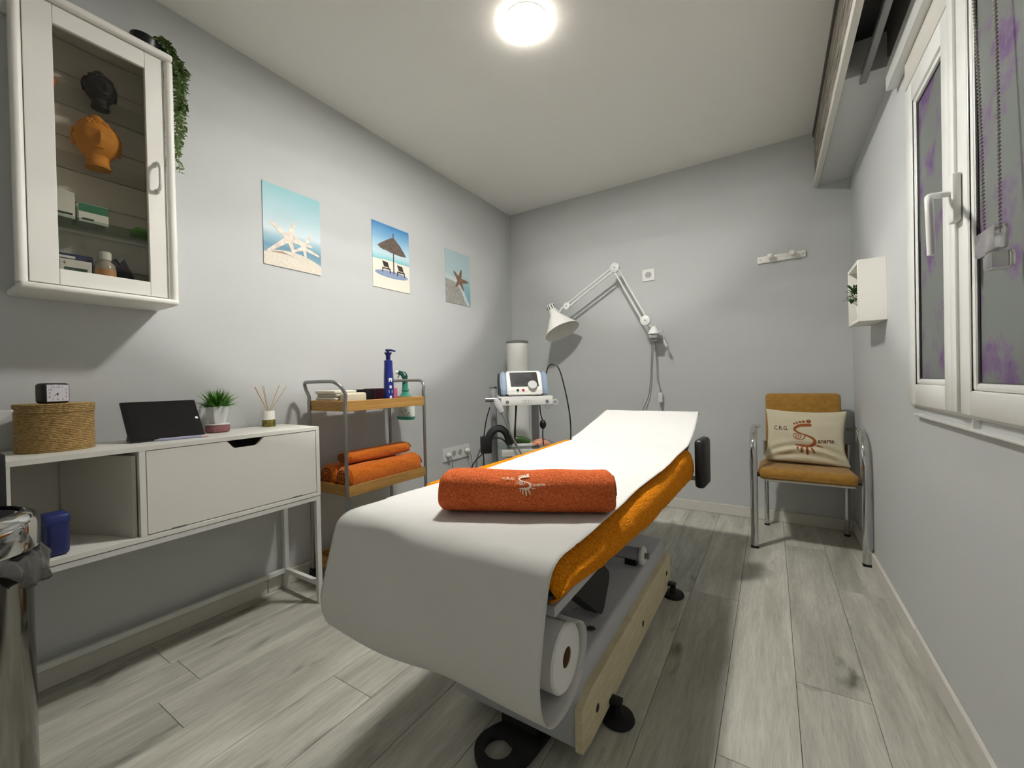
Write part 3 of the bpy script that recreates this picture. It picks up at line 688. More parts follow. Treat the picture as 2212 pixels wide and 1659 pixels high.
# rope box and clock
t = thing('rope_box', 'round seagrass rope box with lid on the console', 'box', (-1.908, .338, TZ))
def rope_prof(r, z0, z1, n):
    pr = [(0, z0), (r-.003, z0)]
    for i in range(n):
        for k in range(5): pr.append((r-.0022+.0022*math.sin(PI*k/4), z0+(i+k/4)*(z1-z0)/n))
    pr += [(r-.004, z1), (0, z1)]
    return pr
obj('body', lathe(B(), rope_prof(.0875, 0, .118, 22), (-1.908, .338, TZ), 56), m_rope, t)
obj('lid', lathe(B(), rope_prof(.0895, .119, .146, 5), (-1.908, .338, TZ), 56), m_rope, t)
CZ = TZ+.1465
t = thing('alarm_clock', 'small black square alarm clock on the rope box', 'clock', (-1.895, .335, CZ))
xf = Matrix.Translation((-1.888, .330, CZ)) @ Matrix.Rotation(math.radians(16), 4, 'Z')
obj('case', box((-.022, .022), (-.032, .032), (0, .062), .009, 4), m_black, t, xf=xf)
fc = obj('dial', box((.0221, .0226), (-.024, .027), (.006, .056), 0), M('dial_lilac_white', (214, 212, 222), .5), t, xf=xf)
bm = B()
for k in range(12):
    a = PI/2-(k+1)*PI/6; s = .020/max(abs(math.cos(a)), abs(math.sin(a))); s = min(s, .025)
    w = .0055 if k < 9 else .009
    put_text(bm, str(k+1), .009, lambda u, v, a=a, s=s, w=w: Vector((.0229, .0015+s*math.cos(a)*.96+u-w/2, .031+s*math.sin(a)*.94+v-.003)))
for (a, L, w) in ((2.3-PI/2-2.5, .011, .002), (3.85, .016, .0014)):
    dx, dz = math.cos(a), math.sin(a); p = [(.0015-dz*w, .031+dx*w), (.0015+dx*L, .031+dz*L), (.0015+dz*w, .031-dx*w)]
    prism(bm, p, (.0228, 0, 0), (0, 1, 0), (0, 0, 1), (.0003, 0, 0))
obj('numerals_and_hands', bm, M('clock_print', (60, 58, 62), .6), fc, xf=xf, smooth=False)
# tablet
t = thing('tablet', 'black tablet propped in a stand case on the console', 'tablet', (-1.83, .60, TZ))
bl, br = Vector((-1.838, .493, TZ+.003)), Vector((-1.812, .706, TZ+.003))
ey = (br-bl).normalized(); back = Vector((-ey.y, ey.x, 0)); ez = (back*.085+Vector((0, -.012, .138))).normalized(); ez = (ez-ey*ez.dot(ey)*.0).normalized(); ex = ey.cross(ez).normalized()
xf = Matrix(((ex.x, ey.x, ez.x, bl.x), (ex.y, ey.y, ez.y, bl.y), (ex.z, ey.z, ez.z, bl.z), (0, 0, 0, 1)))
W = (br-bl).length; Ht = .160
body = obj('body', box((-.008, 0), (0, W), (0, Ht), .003, 2), M('tablet_grey', (70, 72, 78), .35, .5), t, xf=xf)
bm = prism(B(), rrect(W-.004, Ht-.004, .008, 4, W/2, Ht/2), (.0001, 0, 0), (0, 1, 0), (0, 0, 1), (.0006, 0, 0)); obj('bezel', bm, M('bezel_black', (12, 12, 13), .12), body, xf=xf)
bm = box((.0007, .001), (.016, W-.022), (.008, Ht-.008)); obj('screen', bm, M('dark_screen', (26, 22, 24), .1, var=(30, (16, 15, 17))), body, xf=xf)
obj('home_button', lathe(B(), [(.0052, 0), (.005, .0006), (0, .0006)], (.0008, W-.011, Ht*.5), 18, xf=Matrix.Rotation(PI/2, 3, 'Y').to_4x4()), m_steel, body, xf=xf)
m_case = M('case_dark', (28, 28, 34), .7)
bm = B(); prism(bm, [(-.008, .004), (-.100, -.002), (-.104, .001), (-.012, .062)], (0, .004, 0), (1, 0, 0), (0, 0, 1), (0, W-.008, 0))
xf2 = Matrix(((back.x*-1, ey.x, 0, bl.x), (back.y*-1, ey.y, 0, bl.y), (0, 0, 1, bl.z), (0, 0, 0, 1)))
obj('stand_case', prism(B(), [(-.014, .0), (-.095, -.002), (-.096, .001), (-.04, .06), (-.036, .058)], (0, .006, 0), (1, 0, 0), (0, 0, 1), (0, W-.012, 0)), m_case, t, xf=xf2)
t = thing('stylus', 'lavender stylus pen lying in front of the tablet', 'pen', (-1.80, .63, TZ))
p0, p1 = Vector((-1.823, .555, TZ+.005)), Vector((-1.792, .708, TZ+.005)); dv = p1-p0
obj('barrel', tube(B(), [p0, p0+dv*.1, p0+dv*.86], [.001, .0048, .0048], 12), M('lavender', (176, 176, 206), .4), t)
obj('tip', tube(B(), [p0+dv*.861, p0+dv*.98, p1], [.0048, .0048, .003], 12), M('pale_pink', (222, 196, 196), .4), t)
# speaker puck and grass plant
PX, PY = -1.935, .797
t = thing('round_speaker', 'dusty rose round speaker with white top under the grass plant', 'speaker', (PX, PY, TZ))
obj('body', lathe(B(), [(.034, 0), (.041, .004), (.043, .014), (.042, .026), (.038, .031), (0, .031)], (PX, PY, TZ), 36), M('dusty_rose', (150, 98, 102), .85, bump=(300, .5, .002)), t)
obj('top', lathe(B(), [(.041, .0312), (.041, .0345), (.039, .036), (0, .036)], (PX, PY, TZ), 36), m_white, t)
GZ = TZ+.0365
t = thing('grass_plant', 'bright green grass plant in a faceted white pot', 'plant', (PX, PY, GZ))
obj('pot', lathe(B(), [(.028, 0), (.036, .03), (.0405, .066), (.0405, .07), (.036, .07), (.034, .06), (0, .06)], (PX, PY, GZ), 6, xf=Matrix.Rotation(.35, 4, 'Z')), M('pot_white', (228, 229, 228), .5), t, angle=10)
bm = B()
for i in range(230):
    a = random.random()*2*PI; e = random.uniform(.25, 1.5); L = random.uniform(.045, .092)*(.72+.28*math.sin(e))
    d = Vector((math.cos(a)*math.cos(e), math.sin(a)*math.cos(e), math.sin(e)))
    p = Vector((PX, PY, GZ+.062))+Vector((math.cos(a), math.sin(a), 0))*random.uniform(0, .026)
    leaf(bm, p, d, L, random.uniform(.0028, .0045), curl=random.uniform(-.05, .25))
obj('foliage', bm, m_green, t)['kind'] = 'stuff'
# reed diffuser
RX, RY = -1.955, 1.012
t = thing('reed_diffuser', 'small white and gold reed diffuser jar with thin sticks', 'diffuser', (RX, RY, TZ))
obj('jar', lathe(B(), [(.026, 0), (.0275, .002), (.0275, .032)], (RX, RY, TZ), 28), M('gold_label', (150, 140, 50), .45, var=(55, (70, 62, 40))), t)
obj('collar', lathe(B(), [(.0272, .0322), (.0245, .036), (.0245, .068), (.023, .071), (.006, .071)], (RX, RY, TZ), 28), m_white, t)
m_reed = M('reed', (186, 158, 122), .8)
for (dy, dx, L) in ((-.062, .01, .115), (-.05, -.012, .11), (-.028, .005, .118), (-.012, -.01, .115), (.05, .004, .118), (.058, -.01, .118), (.078, .012, .112)):
    obj('reed', tube(B(), [(RX, RY+dy*.05, TZ+.066), (RX+dx*1.2, RY+dy, TZ+.07+L)], .0014, 6), m_reed, t)
# thin lamp cord behind the console
t = thing('white_cable', 'thin white cord sagging on the wall under the console', 'cord', (XL+.004, .95, .3))
obj('cord', tube(B(), cr([(XL+.004, .80, .455), (XL+.004, .87, .415), (XL+.004, .97, .425), (XL+.004, 1.03, .46)], 8), .0012, 6), m_cabw, t)
obj('junction_clip', box((XL, XL+.012), (1.0, 1.06), (.44, .47), .002), m_sock, t)

# ------------------------------------------------------------------ pedal bin and basin at the left edge
BX, BY = -1.53, .106
t = thing('pedal_bin', 'tall chrome pedal bin in front of the console', 'bin', (BX, BY, 0))
obj('body', lathe(B(), [(.118, .0), (.12, .015), (.12, .585), (.116, .59)], (BX, BY, 0), 56), M('brushed_chrome', (140, 138, 134), .12, 1.0), t)
obj('base_ring', lathe(B(), [(.124, 0), (.124, .018), (.121, .02)], (BX, BY, 0), 48), m_black, t)
obj('rim', lathe(B(), [(.122, .588), (.131, .592), (.131, .606), (.122, .61)], (BX, BY, 0), 56, cap=False), m_black, t)
obj('lid', lathe(B(), [(.132, .611), (.134, .618), (.134, .665), (.131, .680), (.122, .690), (.11, .694), (.10, .690), (.0, .684)], (BX, BY, 0), 56), m_chrome, t)
obj('lid_gasket', lathe(B(), [(.108, .6935), (.104, .697), (.1, .6935)], (BX, BY, 0), 48, cap=False), m_black, t)
obj('pedal', box((BX+.11, BX+.17), (BY-.03, BY+.03), (.015, .028), .004), m_black, t)
# liner poking out at the rim
bm = B()
def liner(u, v):
    a = math.radians(20+u*75); r = .126+.018*math.sin(v*PI*.62)+.006*math.sin(u*23+v*5)*v+.004*math.sin(u*41)*v
    return Vector((BX+r*math.cos(a), BY+r*math.sin(a), .612-.085*v*(.35+.65*math.sin(u*PI))+.006*math.sin(u*17)))
grid(bm, 28, 10, liner); lo = obj('liner', bm, M('grey_film', (120, 118, 115), .12, trans=.6), t); solid(lo, .001)
t = thing('white_basin', 'corner of a flared white basin at the left edge', 'basin', (-1.66, .02, .839))
sq = [(1, 1), (-1, 1), (-1, -1), (1, -1)]
bm = B(); cxb, cyb, a_ = -1.66, .021, math.radians(20)
rings = []
for s, z in ((.085, .839), (.145, .920), (.15, .931), (.142, .931), (.08, .854)):
    rings.append([bm.verts.new((cxb+s*(p[0]*math.cos(a_)-p[1]*math.sin(a_))*1.0, cyb+s*(p[0]*math.sin(a_)+p[1]*math.cos(a_)), z)) for p in sq])
for A, Q in zip(rings, rings[1:]):
    for k in range(4): bm.faces.new((A[k], A[(k+1) % 4], Q[(k+1) % 4], Q[k]))
bm.faces.new(rings[0][::-1]); bm.faces.new(rings[-1])
bmesh.ops.bevel(bm, geom=list(bm.edges), offset=.003, segments=2, affect='EDGES'); obj('bowl', bm, M('basin_white', (222, 222, 222), .3), t)
t = thing('black_stand', 'narrow black stand at the left edge under the white basin', 'stand', (-1.69, .1, 0))
obj('top', box((-1.714, -1.58), (-.07, .175), (.815, .838), .004), m_black, t)
obj('column', box((-1.714, -1.674), (.02, .207), (.02, .815), .005), m_black, t)
obj('foot', box((-1.714, -1.667), (-.06, .207), (0, .02), .004), m_black, t)

# ------------------------------------------------------------------ serving trolley
tx0, tx1, ty0, ty1 = -1.968, -1.676, 1.222, 1.728
t = thing('serving_trolley', 'oak and grey tube trolley between the console and the bed', 'trolley', (-1.82, 1.475, 0))
for (zt, nm) in ((.847, 'tray'), (.446, 'tray'), (.075, 'tray')):
    tr = obj(nm, box((tx0+.012, tx1-.012), (ty0+.012, ty1-.012), (zt+.006, zt+.016)), m_oak, t)
    for x, y in (((tx1-.012, tx1), (ty0, ty1)), ((tx0, tx0+.012), (ty0, ty1)), ((tx0+.012, tx1-.012), (ty0, ty0+.012)), ((tx0+.012, tx1-.012), (ty1-.012, ty1))):
        obj('tray_side', box(x, y, (zt, zt+.05), .0015, 1), m_oak, tr)
r = .0085
for (y, s) in ((ty0-.006, -1), (ty1+.004, 1)):
    xf_, xr = tx1-.006, tx0+.002
    for x in (xf_, xr): obj('leg', tube(B(), [(x, y, .05), (x, y, .90)], r, 14), m_steel, t)
    o = .022*(-s if s > 0 else 1) if s > 0 else .03
    yy = y-(.03 if s < 0 else -.012)
    pts = [(xf_, y, .895), (xf_, y-.004*-s*-1, .925), (xf_-.004, (y+yy)/2, .962), (xf_-.03, yy, .985), (xf_-.075, yy, .990), (xr+.06, yy, .990), (xr+.018, yy, .985), (xr+.0, (y+yy)/2, .955), (xr, y, .92), (xr, y, .895)]
    obj('handle', tube(B(), cr(pts, 6), r, 14), m_steel, t)
    for x in (xf_, xr):
        cs = obj('castor', lathe(B(), [(.022, -.009), (.025, -.006), (.025, .006), (.022, .009)], (x, y, .0255), 20, xf=Matrix.Rotation(PI/2, 3, 'X').to_4x4()), m_blackrub, t)
        obj('castor_fork', box((x-.012, x+.012), (y-.013, y+.013), (.03, .056), .003), m_black, cs)
TT = .863+.0005
t = thing('folded_cloths', 'stack of folded striped grey and white cloths on the trolley', 'cloth', (-1.86, 1.30, TT))
for i in range(5):
    e = random.uniform(-.004, .004); m_ = M('cloth_pale', (214, 208, 192), .9) if i % 2 == 0 else M('cloth_grey', (172, 170, 158), .9)
    obj('cloth', box((-1.95+e, -1.79+e), (1.242+e, 1.372+e), (TT+i*.0165, TT+i*.0165+.0162), .006, 3), m_, t)
obj('top_cloth', box((-1.786, -1.735), (1.26, 1.385), (TT, TT+.07), .012, 3), m_linen, t)
t = thing('dark_bowl', 'black round bowl on the top trolley tray', 'bowl', (-1.87, 1.452, TT))
obj('bowl', lathe(B(), [(.035, 0), (.056, .01), (.064, .04), (.063, .082), (.060, .082), (.058, .04), (.0, .012)], (-1.86, 1.458, TT), 32), m_black, t)
t = thing('purple_box', 'small dark purple box behind the pump bottle', 'box', (-1.90, 1.565, TT))
obj('carton', box((-1.945, -1.845), (1.527, 1.605), (TT, TT+.085), .002), M('plum', (92, 40, 66), .4), t)
t = thing('pink_box', 'small pink transparent box beside the pump bottle', 'box', (-1.83, 1.60, TT))
obj('carton', box((-1.855, -1.81), (1.61, 1.655), (TT, TT+.085), .003), M('pink_plastic', (206, 110, 140), .3, trans=.3), t)
QX, QY = -1.768, 1.555
t = thing('pump_bottle', 'tall royal blue pump lotion bottle on the trolley', 'bottle', (QX, QY, TT))
xfp = Matrix.Translation((QX, QY, TT)) @ Matrix.Rotation(.5, 4, 'Z') @ Matrix.Diagonal((.82, 1.12, 1, 1))
m_blue = M('royal_blue', (22, 34, 122), .28, coat=.4)
obj('bottle', lathe(B(), [(.027, 0), (.031, .004), (.031, .10), (.029, .16), (.0265, .20), (.026, .235), (.022, .238), (.010, .24)], seg=32), m_blue, t, xf=xfp)
obj('pump', lathe(B(), [(.012, .24), (.012, .262), (.02, .276), (.021, .280), (.006, .282), (.005, .294)], (QX, QY, TT), 20), M('pump_blue', (18, 28, 92), .35), t)
obj('spout', tube(B(), [(QX-.012, QY-.005, TT+.292), (QX+.012, QY+.012, TT+.292), (QX+.03, QY+.026, TT+.286)], [.0075, .006, .0045], 10), M('pump_blue', (18, 28, 92)), t)
def bl(u, v): return xfp @ Vector((.0318*math.cos(u), .0318*math.sin(u), v))
bm = put_text(B(), 'lotion', .03, lambda a, b: None) if False else B()
for k, (za, zb) in enumerate(((.025, .045), (.06, .075), (.085, .10), (.12, .14))):
    aa = -.75; w = .35 if k % 2 else .22
    q = [bm.verts.new(bl(aa+s*w, z)) for s, z in ((-1, za), (1, za), (1, zb), (-1, zb))]; bm.faces.new(q)
obj('white_print', bm, m_card, t)
SX, SYY = -1.905, 1.775
t = thing('spray_bottle', 'teal green spray bottle hooked on the far trolley handle', 'bottle', (SX, SYY, .75))
m_teal = M('teal_liquid', (70, 176, 150), .2, trans=.35); m_tealc = M('dark_teal_cap', (14, 74, 64), .35)
xs = Matrix.Translation((SX, SYY+.028, .752)) @ Matrix.Diagonal((1.25, .62, 1, 1))
obj('bottle', lathe(B(), [(.05, 0), (.055, .006), (.056, .10), (.05, .13), (.028, .155), (.02, .17), (.024, .18), (.019, .19), (.018, .225)], seg=32), m_teal, t, xf=xs)
obj('label', lathe(B(), [(.0567, .02), (.0567, .098)], seg=32, cap=False), M('spray_label', (216, 224, 218), .5), t, xf=xs)
bm = B()
for u0, u1, h_ in ((-1.9, -1.2, .03), (-1.4, -.75, .045), (-1.0, -.5, .028)):
    q = [bm.verts.new(xs @ Vector((.0572*math.cos(u), .0572*math.sin(u), z))) for u, z in ((u0, .022), (u1, .022), ((u0+u1)/2, .022+h_))]; bm.faces.new(q)
obj('label_print', bm, M('forest_print', (30, 92, 66), .5), t)
obj('head', tube(B(), cr([(SX+.0, SYY+.028, .97), (SX, SYY+.028, 1.005), (SX-.012, SYY+.026, 1.03), (SX-.04, SYY+.02, 1.04)], 5), [.016]*6+[.019]*5+[.014]*5, 14), m_tealc, t)
obj('nozzle', cyl((SX-.038, SYY+.021, 1.04), (SX-.062, SYY+.016, 1.042), .011), m_card, t)
obj('trigger', tube(B(), cr([(SX-.032, SYY+.02, 1.03), (SX-.05, SYY+.016, 1.01), (SX-.046, SYY+.014, .985)], 5), .005, 8), m_card, t)
# rolled towels on the middle tray
T2 = .4625
def towel_roll(name, label, y0, y1, x, z, rx, rz, mat, dark=True, group='rolled towels on the trolley', yaw=0.0):
    t = thing(name, label, 'towel', (x, (y0+y1)/2, z-rz), group)
    def f(u, v):
        th = u*2*PI; e = 1-max(0, abs(v-.5)*2-.93)/.07*.35
        k = 1+.03*math.sin(3*th+v*9)+.02*math.sin(7*th+v*23)
        sx_ = math.copysign(abs(math.cos(th))**.8, math.cos(th)); sz_ = math.copysign(abs(math.sin(th))**.8, math.sin(th))
        return Vector((rx*sx_*k*e, (v-.5)*(y1-y0), rz*min(sz_*k*e, 1.02)))
    xf = Matrix.Translation((x, (y0+y1)/2, z)) @ Matrix.Rotation(yaw, 4, 'Z')
    bm = B(); vs = grid(bm, 40, 30, f, True)
    for row in (0, -1): bm.faces.new([c[row] for c in vs])
    obj('roll', bm, mat, t, xf=xf)
    if dark:
        for s in (-1, 1):
            sp = [(rx*.82*(1-k/40)*math.cos(k*.5), s*((y1-y0)/2+.001), rz*.82*(1-k/40)*math.sin(k*.5)) for k in range(40)]
            obj('spiral_edge', tube(B(), sp, .003, 6), M('towel_inner', (120, 62, 16), .95), t, xf=xf)
    return t
towel_roll('rolled_towel', 'fat orange rolled towel at the front of the middle trolley tray', 1.236, 1.715, -1.742, T2+.058, .058, .057, m_towel2)
towel_roll('rolled_towel', 'orange rolled towel on top of the other two', 1.285, 1.70, -1.805, T2+.145, .050, .030, m_towel2)
towel_roll('rolled_towel', 'orange rolled towel at the wall side of the middle tray', 1.24, 1.66, -1.875, T2+.058, .056, .056, m_towel2)
t = thing('pale_bag', 'pale crumpled bag on the bottom trolley tray', 'bag', (-1.78, 1.35, .0915))
bm = B(); bmesh.ops.create_icosphere(bm, subdivisions=4, radius=1)
for v in bm.verts:
    n_ = noise.noise(v.co*2.2)*.18+noise.noise(v.co*5)*.07; v.co *= (1+n_)
    v.co = Vector((-1.79+v.co.x*.075, 1.33+v.co.y*.085, .0925+max(-.98, v.co.z)*.055+.054))
obj('bag', bm, M('bag_pale', (198, 188, 176), .8), t)

# ------------------------------------------------------------------ treatment bed
X0, X1, ZT = -.940, -.335, .640          # mattress sides and top
Y0, YH, YE = .650, 2.075, 2.455          # near end, hinge, head end
t = thing('treatment_bed', 'height-adjustable treatment bed with grey base and raised headrest', 'bed', (-.63, 1.4, 0))
m_basem = M('base_grey', (186, 187, 190), .5)
obj('base_body', box((-.812, -.424), (.944, 1.945), (.045, .245), .012, 3), m_basem, t)
poly = [(.935, .052), (.990, .040), (1.945, .030), (1.975, .045), (1.975, .150), (1.955, .176), (1.00, .176), (.935, .160)]
sb = obj('side_board', prism(B(), poly, (-.424, 0, 0), (0, 1, 0), (0, 0, 1), (.019, 0, 0)), M('birch_plywood', (222, 210, 176), .65, var=(30, (208, 194, 156), (1, .4, 5))), t)
poly2 = [(p[0]+(.004 if p[0] < 1.2 else -.004), p[1]+(.004 if p[1] < .1 else -.004)) for p in poly]
for (y, z) in ((1.04, .098), (1.50, .088), (1.90, .108)):
    obj('bolt_hole', lathe(B(), [(.011, 0), (.010, .0012), (0, .0012)], (-.405, y, z), 16, xf=Matrix.Rotation(PI/2, 3, 'Y').to_4x4()), M('hole_dark', (52, 44, 34), .8), sb)
bm = prism(B(), rrect(.020, .046, .0099, 6), (-.617, .9440, .10), (1, 0, 0), (0, 0, 1), (0, -.0012, 0)); obj('slot', bm, m_black, t)
obj('cover_bolt', lathe(B(), [(.014, 0), (.013, .004), (0, .005)], (-.455, 1.13, .245), 18), m_steel, t)
for (x, y) in ((-.385, 1.145), (-.385, 1.93), (-.84, 1.145), (-.84, 1.93)):
    ft = obj('foot', lathe(B(), [(.044, 0), (.047, .005), (.044, .013), (.016, .016), (.010, .046)], (x, y, 0), 28), m_blackrub, t)
    xi = -.43 if x > -.6 else -.80
    obj('foot_arm', box((min(x, xi)-.012, max(x, xi)+.012), (y-.016, y+.016), (.045, .058), .003), m_black, ft)
# black plate with a round cut-out lying in front of the base
ring = []
def plate_pts():
    outer = [(-.565, 1.02), (-.515, .93), (-.535, .86), (-.565, .815), (-.61, .80), (-.655, .815), (-.685, .86), (-.675, .92), (-.63, 1.02)]
    return outer
bm = B()
oc = cr([(x, y, 0) for x, y in [(-.52, .99), (-.535, .87), (-.575, .82), (-.625, .812), (-.667, .84), (-.680, .885), (-.66, .94), (-.62, .99)]], 6)
ic = []
cc = Vector((-.617, .878, 0)); n_o = len(oc)
a_out = [math.atan2(p.y-cc.y, p.x-cc.x) for p in oc]
vo0 = [bm.verts.new((p.x, p.y, .006)) for p in oc]; vo1 = [bm.verts.new((p.x, p.y, .022)) for p in oc]
vi0 = []; vi1 = []
for a in a_out:
    q = Vector((cc.x+.037*math.cos(a), cc.y+.037*math.sin(a), 0)); vi0.append(bm.verts.new((q.x, q.y, .006))); vi1.append(bm.verts.new((q.x, q.y, .022)))
for i in range(n_o):
    j = (i+1) % n_o
    bm.faces.new((vo1[i], vo1[j], vi1[j], vi1[i])); bm.faces.new((vo0[i], vi0[i], vi0[j], vo0[j])); bm.faces.new((vo0[i], vo0[j], vo1[j], vo1[i])); bm.faces.new((vi0[i], vi1[i], vi1[j], vi0[j]))
fp = obj('foot_plate', bm, m_blackrub, t)
obj('plate_arm', box((-.66, -.545), (.955, 1.05), (.004, .040), .006), m_blackrub, fp)
# lift mechanism
lf = obj('lift_arm', box((-.035, .035), (-.012, .012), (0, .50), .006), m_greymetal, t, xf=Matrix.Translation((-.50, 1.28, .24)) @ Matrix.Rotation(math.radians(52), 4, 'X'))
obj('lift_arm', box((-.035, .035), (-.012, .012), (0, .50), .006), m_greymetal, t, xf=Matrix.Translation((-.76, 1.28, .24)) @ Matrix.Rotation(math.radians(52), 4, 'X'))
bm = prism(B(), rrect(.34, .13, .03, 6), (0, 0, 0), (0, 1, 0), (0, 0, 1), (.05, 0, 0))
obj('lift_cover', bm, m_blackrub, t, xf=Matrix.Translation((-.50, 1.12, .40)) @ Matrix.Rotation(math.radians(-38), 4, 'X'))
ac = obj('actuator', tube(B(), [(-.76, 1.62, .285), (-.44, 1.62, .285)], .026, 20), m_greymetal, t)
obj('actuator_cap', tube(B(), [(-.44, 1.62, .285), (-.432, 1.62, .285), (-.425, 1.62, .285)], [.036, .036, .030], 20), m_whitem, ac)
obj('actuator_bolt', tube(B(), [(-.425, 1.62, .285), (-.408, 1.62, .285)], .012, 8), m_steel, ac)
obj('actuator_bracket', box((-.50, -.455), (1.60, 1.64), (.24, .29), .004), m_black, ac)
# frame under the mattress
for x in (X0+.005, X1-.038): obj('side_rail', box((x, x+.034), (Y0+.02, 1.40), (.542, .562), .002), m_basem, t)
for y in (.72, 1.36, 2.0): obj('cross_rail', box((X0+.03, X1-.03), (y, y+.03), (.53, .558), .002), m_greymetal, t)
obj('upper_rail', box((X0+.06, X0+.09), (1.38, 2.05), (.52, .55), .002), m_greymetal, t); obj('upper_rail', box((X1-.09, X1-.06), (1.38, 2.05), (.52, .55), .002), m_greymetal, t)
obj('mattress', box((X0+.008, X1-.008), (Y0+.035, YH-.012), (.562, ZT-.012), .02, 4), m_vinyl, t)
hv = Vector((0, YE-YH, .138)); ha = math.atan2(hv.z, hv.y); hl = hv.length
xh = Matrix.Translation((0, YH+.012, ZT-.012)) @ Matrix.Rotation(ha, 4, 'X')
obj('headrest', box((X0+.05, X1-.02), (0, hl-.012), (-.07, 0), .022, 4), m_vinyl, t, xf=xh)
obj('headrest_stay', box((-.66, -.62), (.02, .3), (-.11, -.07), .004), m_greymetal, t, xf=xh)
arm_ = Matrix.Translation((-.290, 2.165, .565)) @ Matrix.Rotation(math.radians(-4), 4, 'Z')
ar = obj('armrest', box((-.018, .028), (-.075, .075), (-.115, .115), .018, 4), m_vinyl, t, xf=arm_)
obj('armrest_bracket', tube(B(), [(-.36, 2.10, .50), (-.30, 2.12, .49), (-.275, 2.12, .47)], .010, 10), m_steel, ar)
# paper roll holder
for x in (-.945, -.352):
    pass
hl_ = obj('roll_holder', tube(B(), [(-.97, .756, .413), (-.39, .756, .413)], .009, 12), m_steel, t)
for x in (-.965,): obj('holder_bracket', box((x-.003, x+.003), (.742, .77), (.40, .56)), m_greymetal, hl_)

# orange terry cover over the mattress
t = thing('terry_cover', 'bright orange terry cover stretched over the bed under the paper', 'cover', (-.63, 1.36, .50))
def interp(tab, y):
    if y <= tab[0][0]: return tab[0][1]
    for (a, va), (b, vb) in zip(tab, tab[1:]):
        if y <= b: return va+(vb-va)*(y-a)/(b-a)
    return tab[-1][1]
LOW = [(.62, .580), (.74, .574), (.87, .556), (1.0, .546), (1.24, .525), (1.6, .512), (1.93, .496), (2.1, .49)]
def cover(u, v):
    y = Y0+.002+v*(YH+.022-Y0)
    low = interp(LOW, y); lowl = .58
    endr = max(0, (y-(YH-.02))/.05)
    top = ZT-.003+.0015*math.sin(y*7)-.03*endr**2
    if y < .705: top -= .034*((.705-y)/.065)**2
    bul = .010*math.sin(min(1, (y-.6)/1.4)*PI)+.006
    nl = .040*max(0.0, 1-max(0.0, y-.64)/.35)
    pts = [(X0-.002+nl, lowl), (X0-.012-bul*.6+nl, (lowl+top)/2), (X0-.016+nl, top-.010), (X0-.009+nl, top+(.008 if nl <= 0 else -.001)), (X0+.05+nl*.5, top), ((X0+X1)/2, top+.001), (X1-.055, top), (X1-.014, top-.004),
           (X1+.006+bul*.6, top-.022), (X1+.012+bul, (low+top)/2), (X1+.007+bul*.4, low+.008), (X1-.004, low)]
    k = u*(len(pts)-1); i = min(int(k), len(pts)-2); f = k-i
    P0 = pts[max(i-1, 0)]; P1 = pts[i]; P2 = pts[i+1]; P3 = pts[min(i+2, len(pts)-1)]
    def c(a): return .5*(2*P1[a]+(P2[a]-P0[a])*f+(2*P0[a]-5*P1[a]+4*P2[a]-P3[a])*f*f+(3*P1[a]-P0[a]-3*P2[a]+P3[a])*f**3)
    x, z = c(0), c(1)
    nn = .0025*noise.noise(Vector((x*30, y*30, z*30)))+.004*noise.noise(Vector((x*8, y*6, z*8)))
    if z < top-.006: x += nn*(1 if x > -.6 else -1)
    return Vector((x, y, z))
bm = B(); vs = grid(bm, 90, 150, cover)
# close the head-side end so that the cover wraps the corner
for i in range(len(vs)-1):
    pass
co = obj('cover', bm, m_orange, t); solid(co, .004, 0)
# end fold of the cover at the hinge
bm = B()
def fold(u, v):
    p = cover(u, 1.0); a = v*PI/2
    low = .52
    return Vector((p.x*(1)+0, p.y+.012*math.sin(a), p.z-(.0+(p.z-low)*(1-math.cos(a))) if p.z > low else p.z))
grid(bm, 60, 8, fold); eo = obj('end_fold', bm, m_orange, t); solid(eo, .004, 0)

# ------------------------------------------------------------------ paper roll and the sheet pulled over the bed
t = thing('paper_roll', 'white couch paper roll with its sheet drawn over the bed', 'paper', (-.63, .76, .34))
RC = (.758, .413); RR = .067
bm = B()
prof = [(.020, -.29), (RR-.004, -.29), (RR, -.286), (RR, .286), (RR-.004, .29), (.020, .29), (.020, -.29)]
lathe(bm, prof, (-.648, RC[0], RC[1]), 56, xf=Matrix.Rotation(PI/2, 3, 'Y').to_4x4(), cap=False)
rl = obj('roll', bm, m_rollp, t)
obj('core', lathe(B(), [(.0198, -.288), (.0198, .288)], (-.648, RC[0], RC[1]), 28, xf=Matrix.Rotation(PI/2, 3, 'Y').to_4x4(), cap=False), M('cardboard', (132, 96, 66), .8), rl)
zt = ZT+.0075
hd_ = Vector((0, math.cos(ha), math.sin(ha)))
PATH = [(YE+.012, zt+.118), (YE+.002, zt+.134), (YE-.03, zt+.128)]
for k in (0.75, .5, .25): PATH.append((YH+(YE-YH)*k, zt+.138*k-.002))
PATH += [(YH+.02, zt+.012), (YH-.03, zt+.003), (1.8, zt), (1.5, zt+.001), (1.2, zt), (.95, zt+.001), (.76, zt), (.695, zt), (.664, zt-.006), (.643, zt-.024), (.632, zt-.065),
         (.624, .52), (.619, .46), (.622, .41), (.636, .37), (.662, .345), (.70, .334), (.745, .336), (.785, .352), (.812, .378), (.8275, .413), (.821, .446), (.797, .471), (.765, .4815)]
PP = cr([(0, a, b) for a, b in PATH], 8)
cum = [0]
for a, b in zip(PP, PP[1:]): cum.append(cum[-1]+(b-a).length)
TOT = cum[-1]
def along(s):
    d = s*TOT
    for i in range(len(cum)-1):
        if d <= cum[i+1]:
            k = (d-cum[i])/(cum[i+1]-cum[i]); return PP[i].lerp(PP[i+1], k), i
    return PP[-1].copy(), len(PP)-2
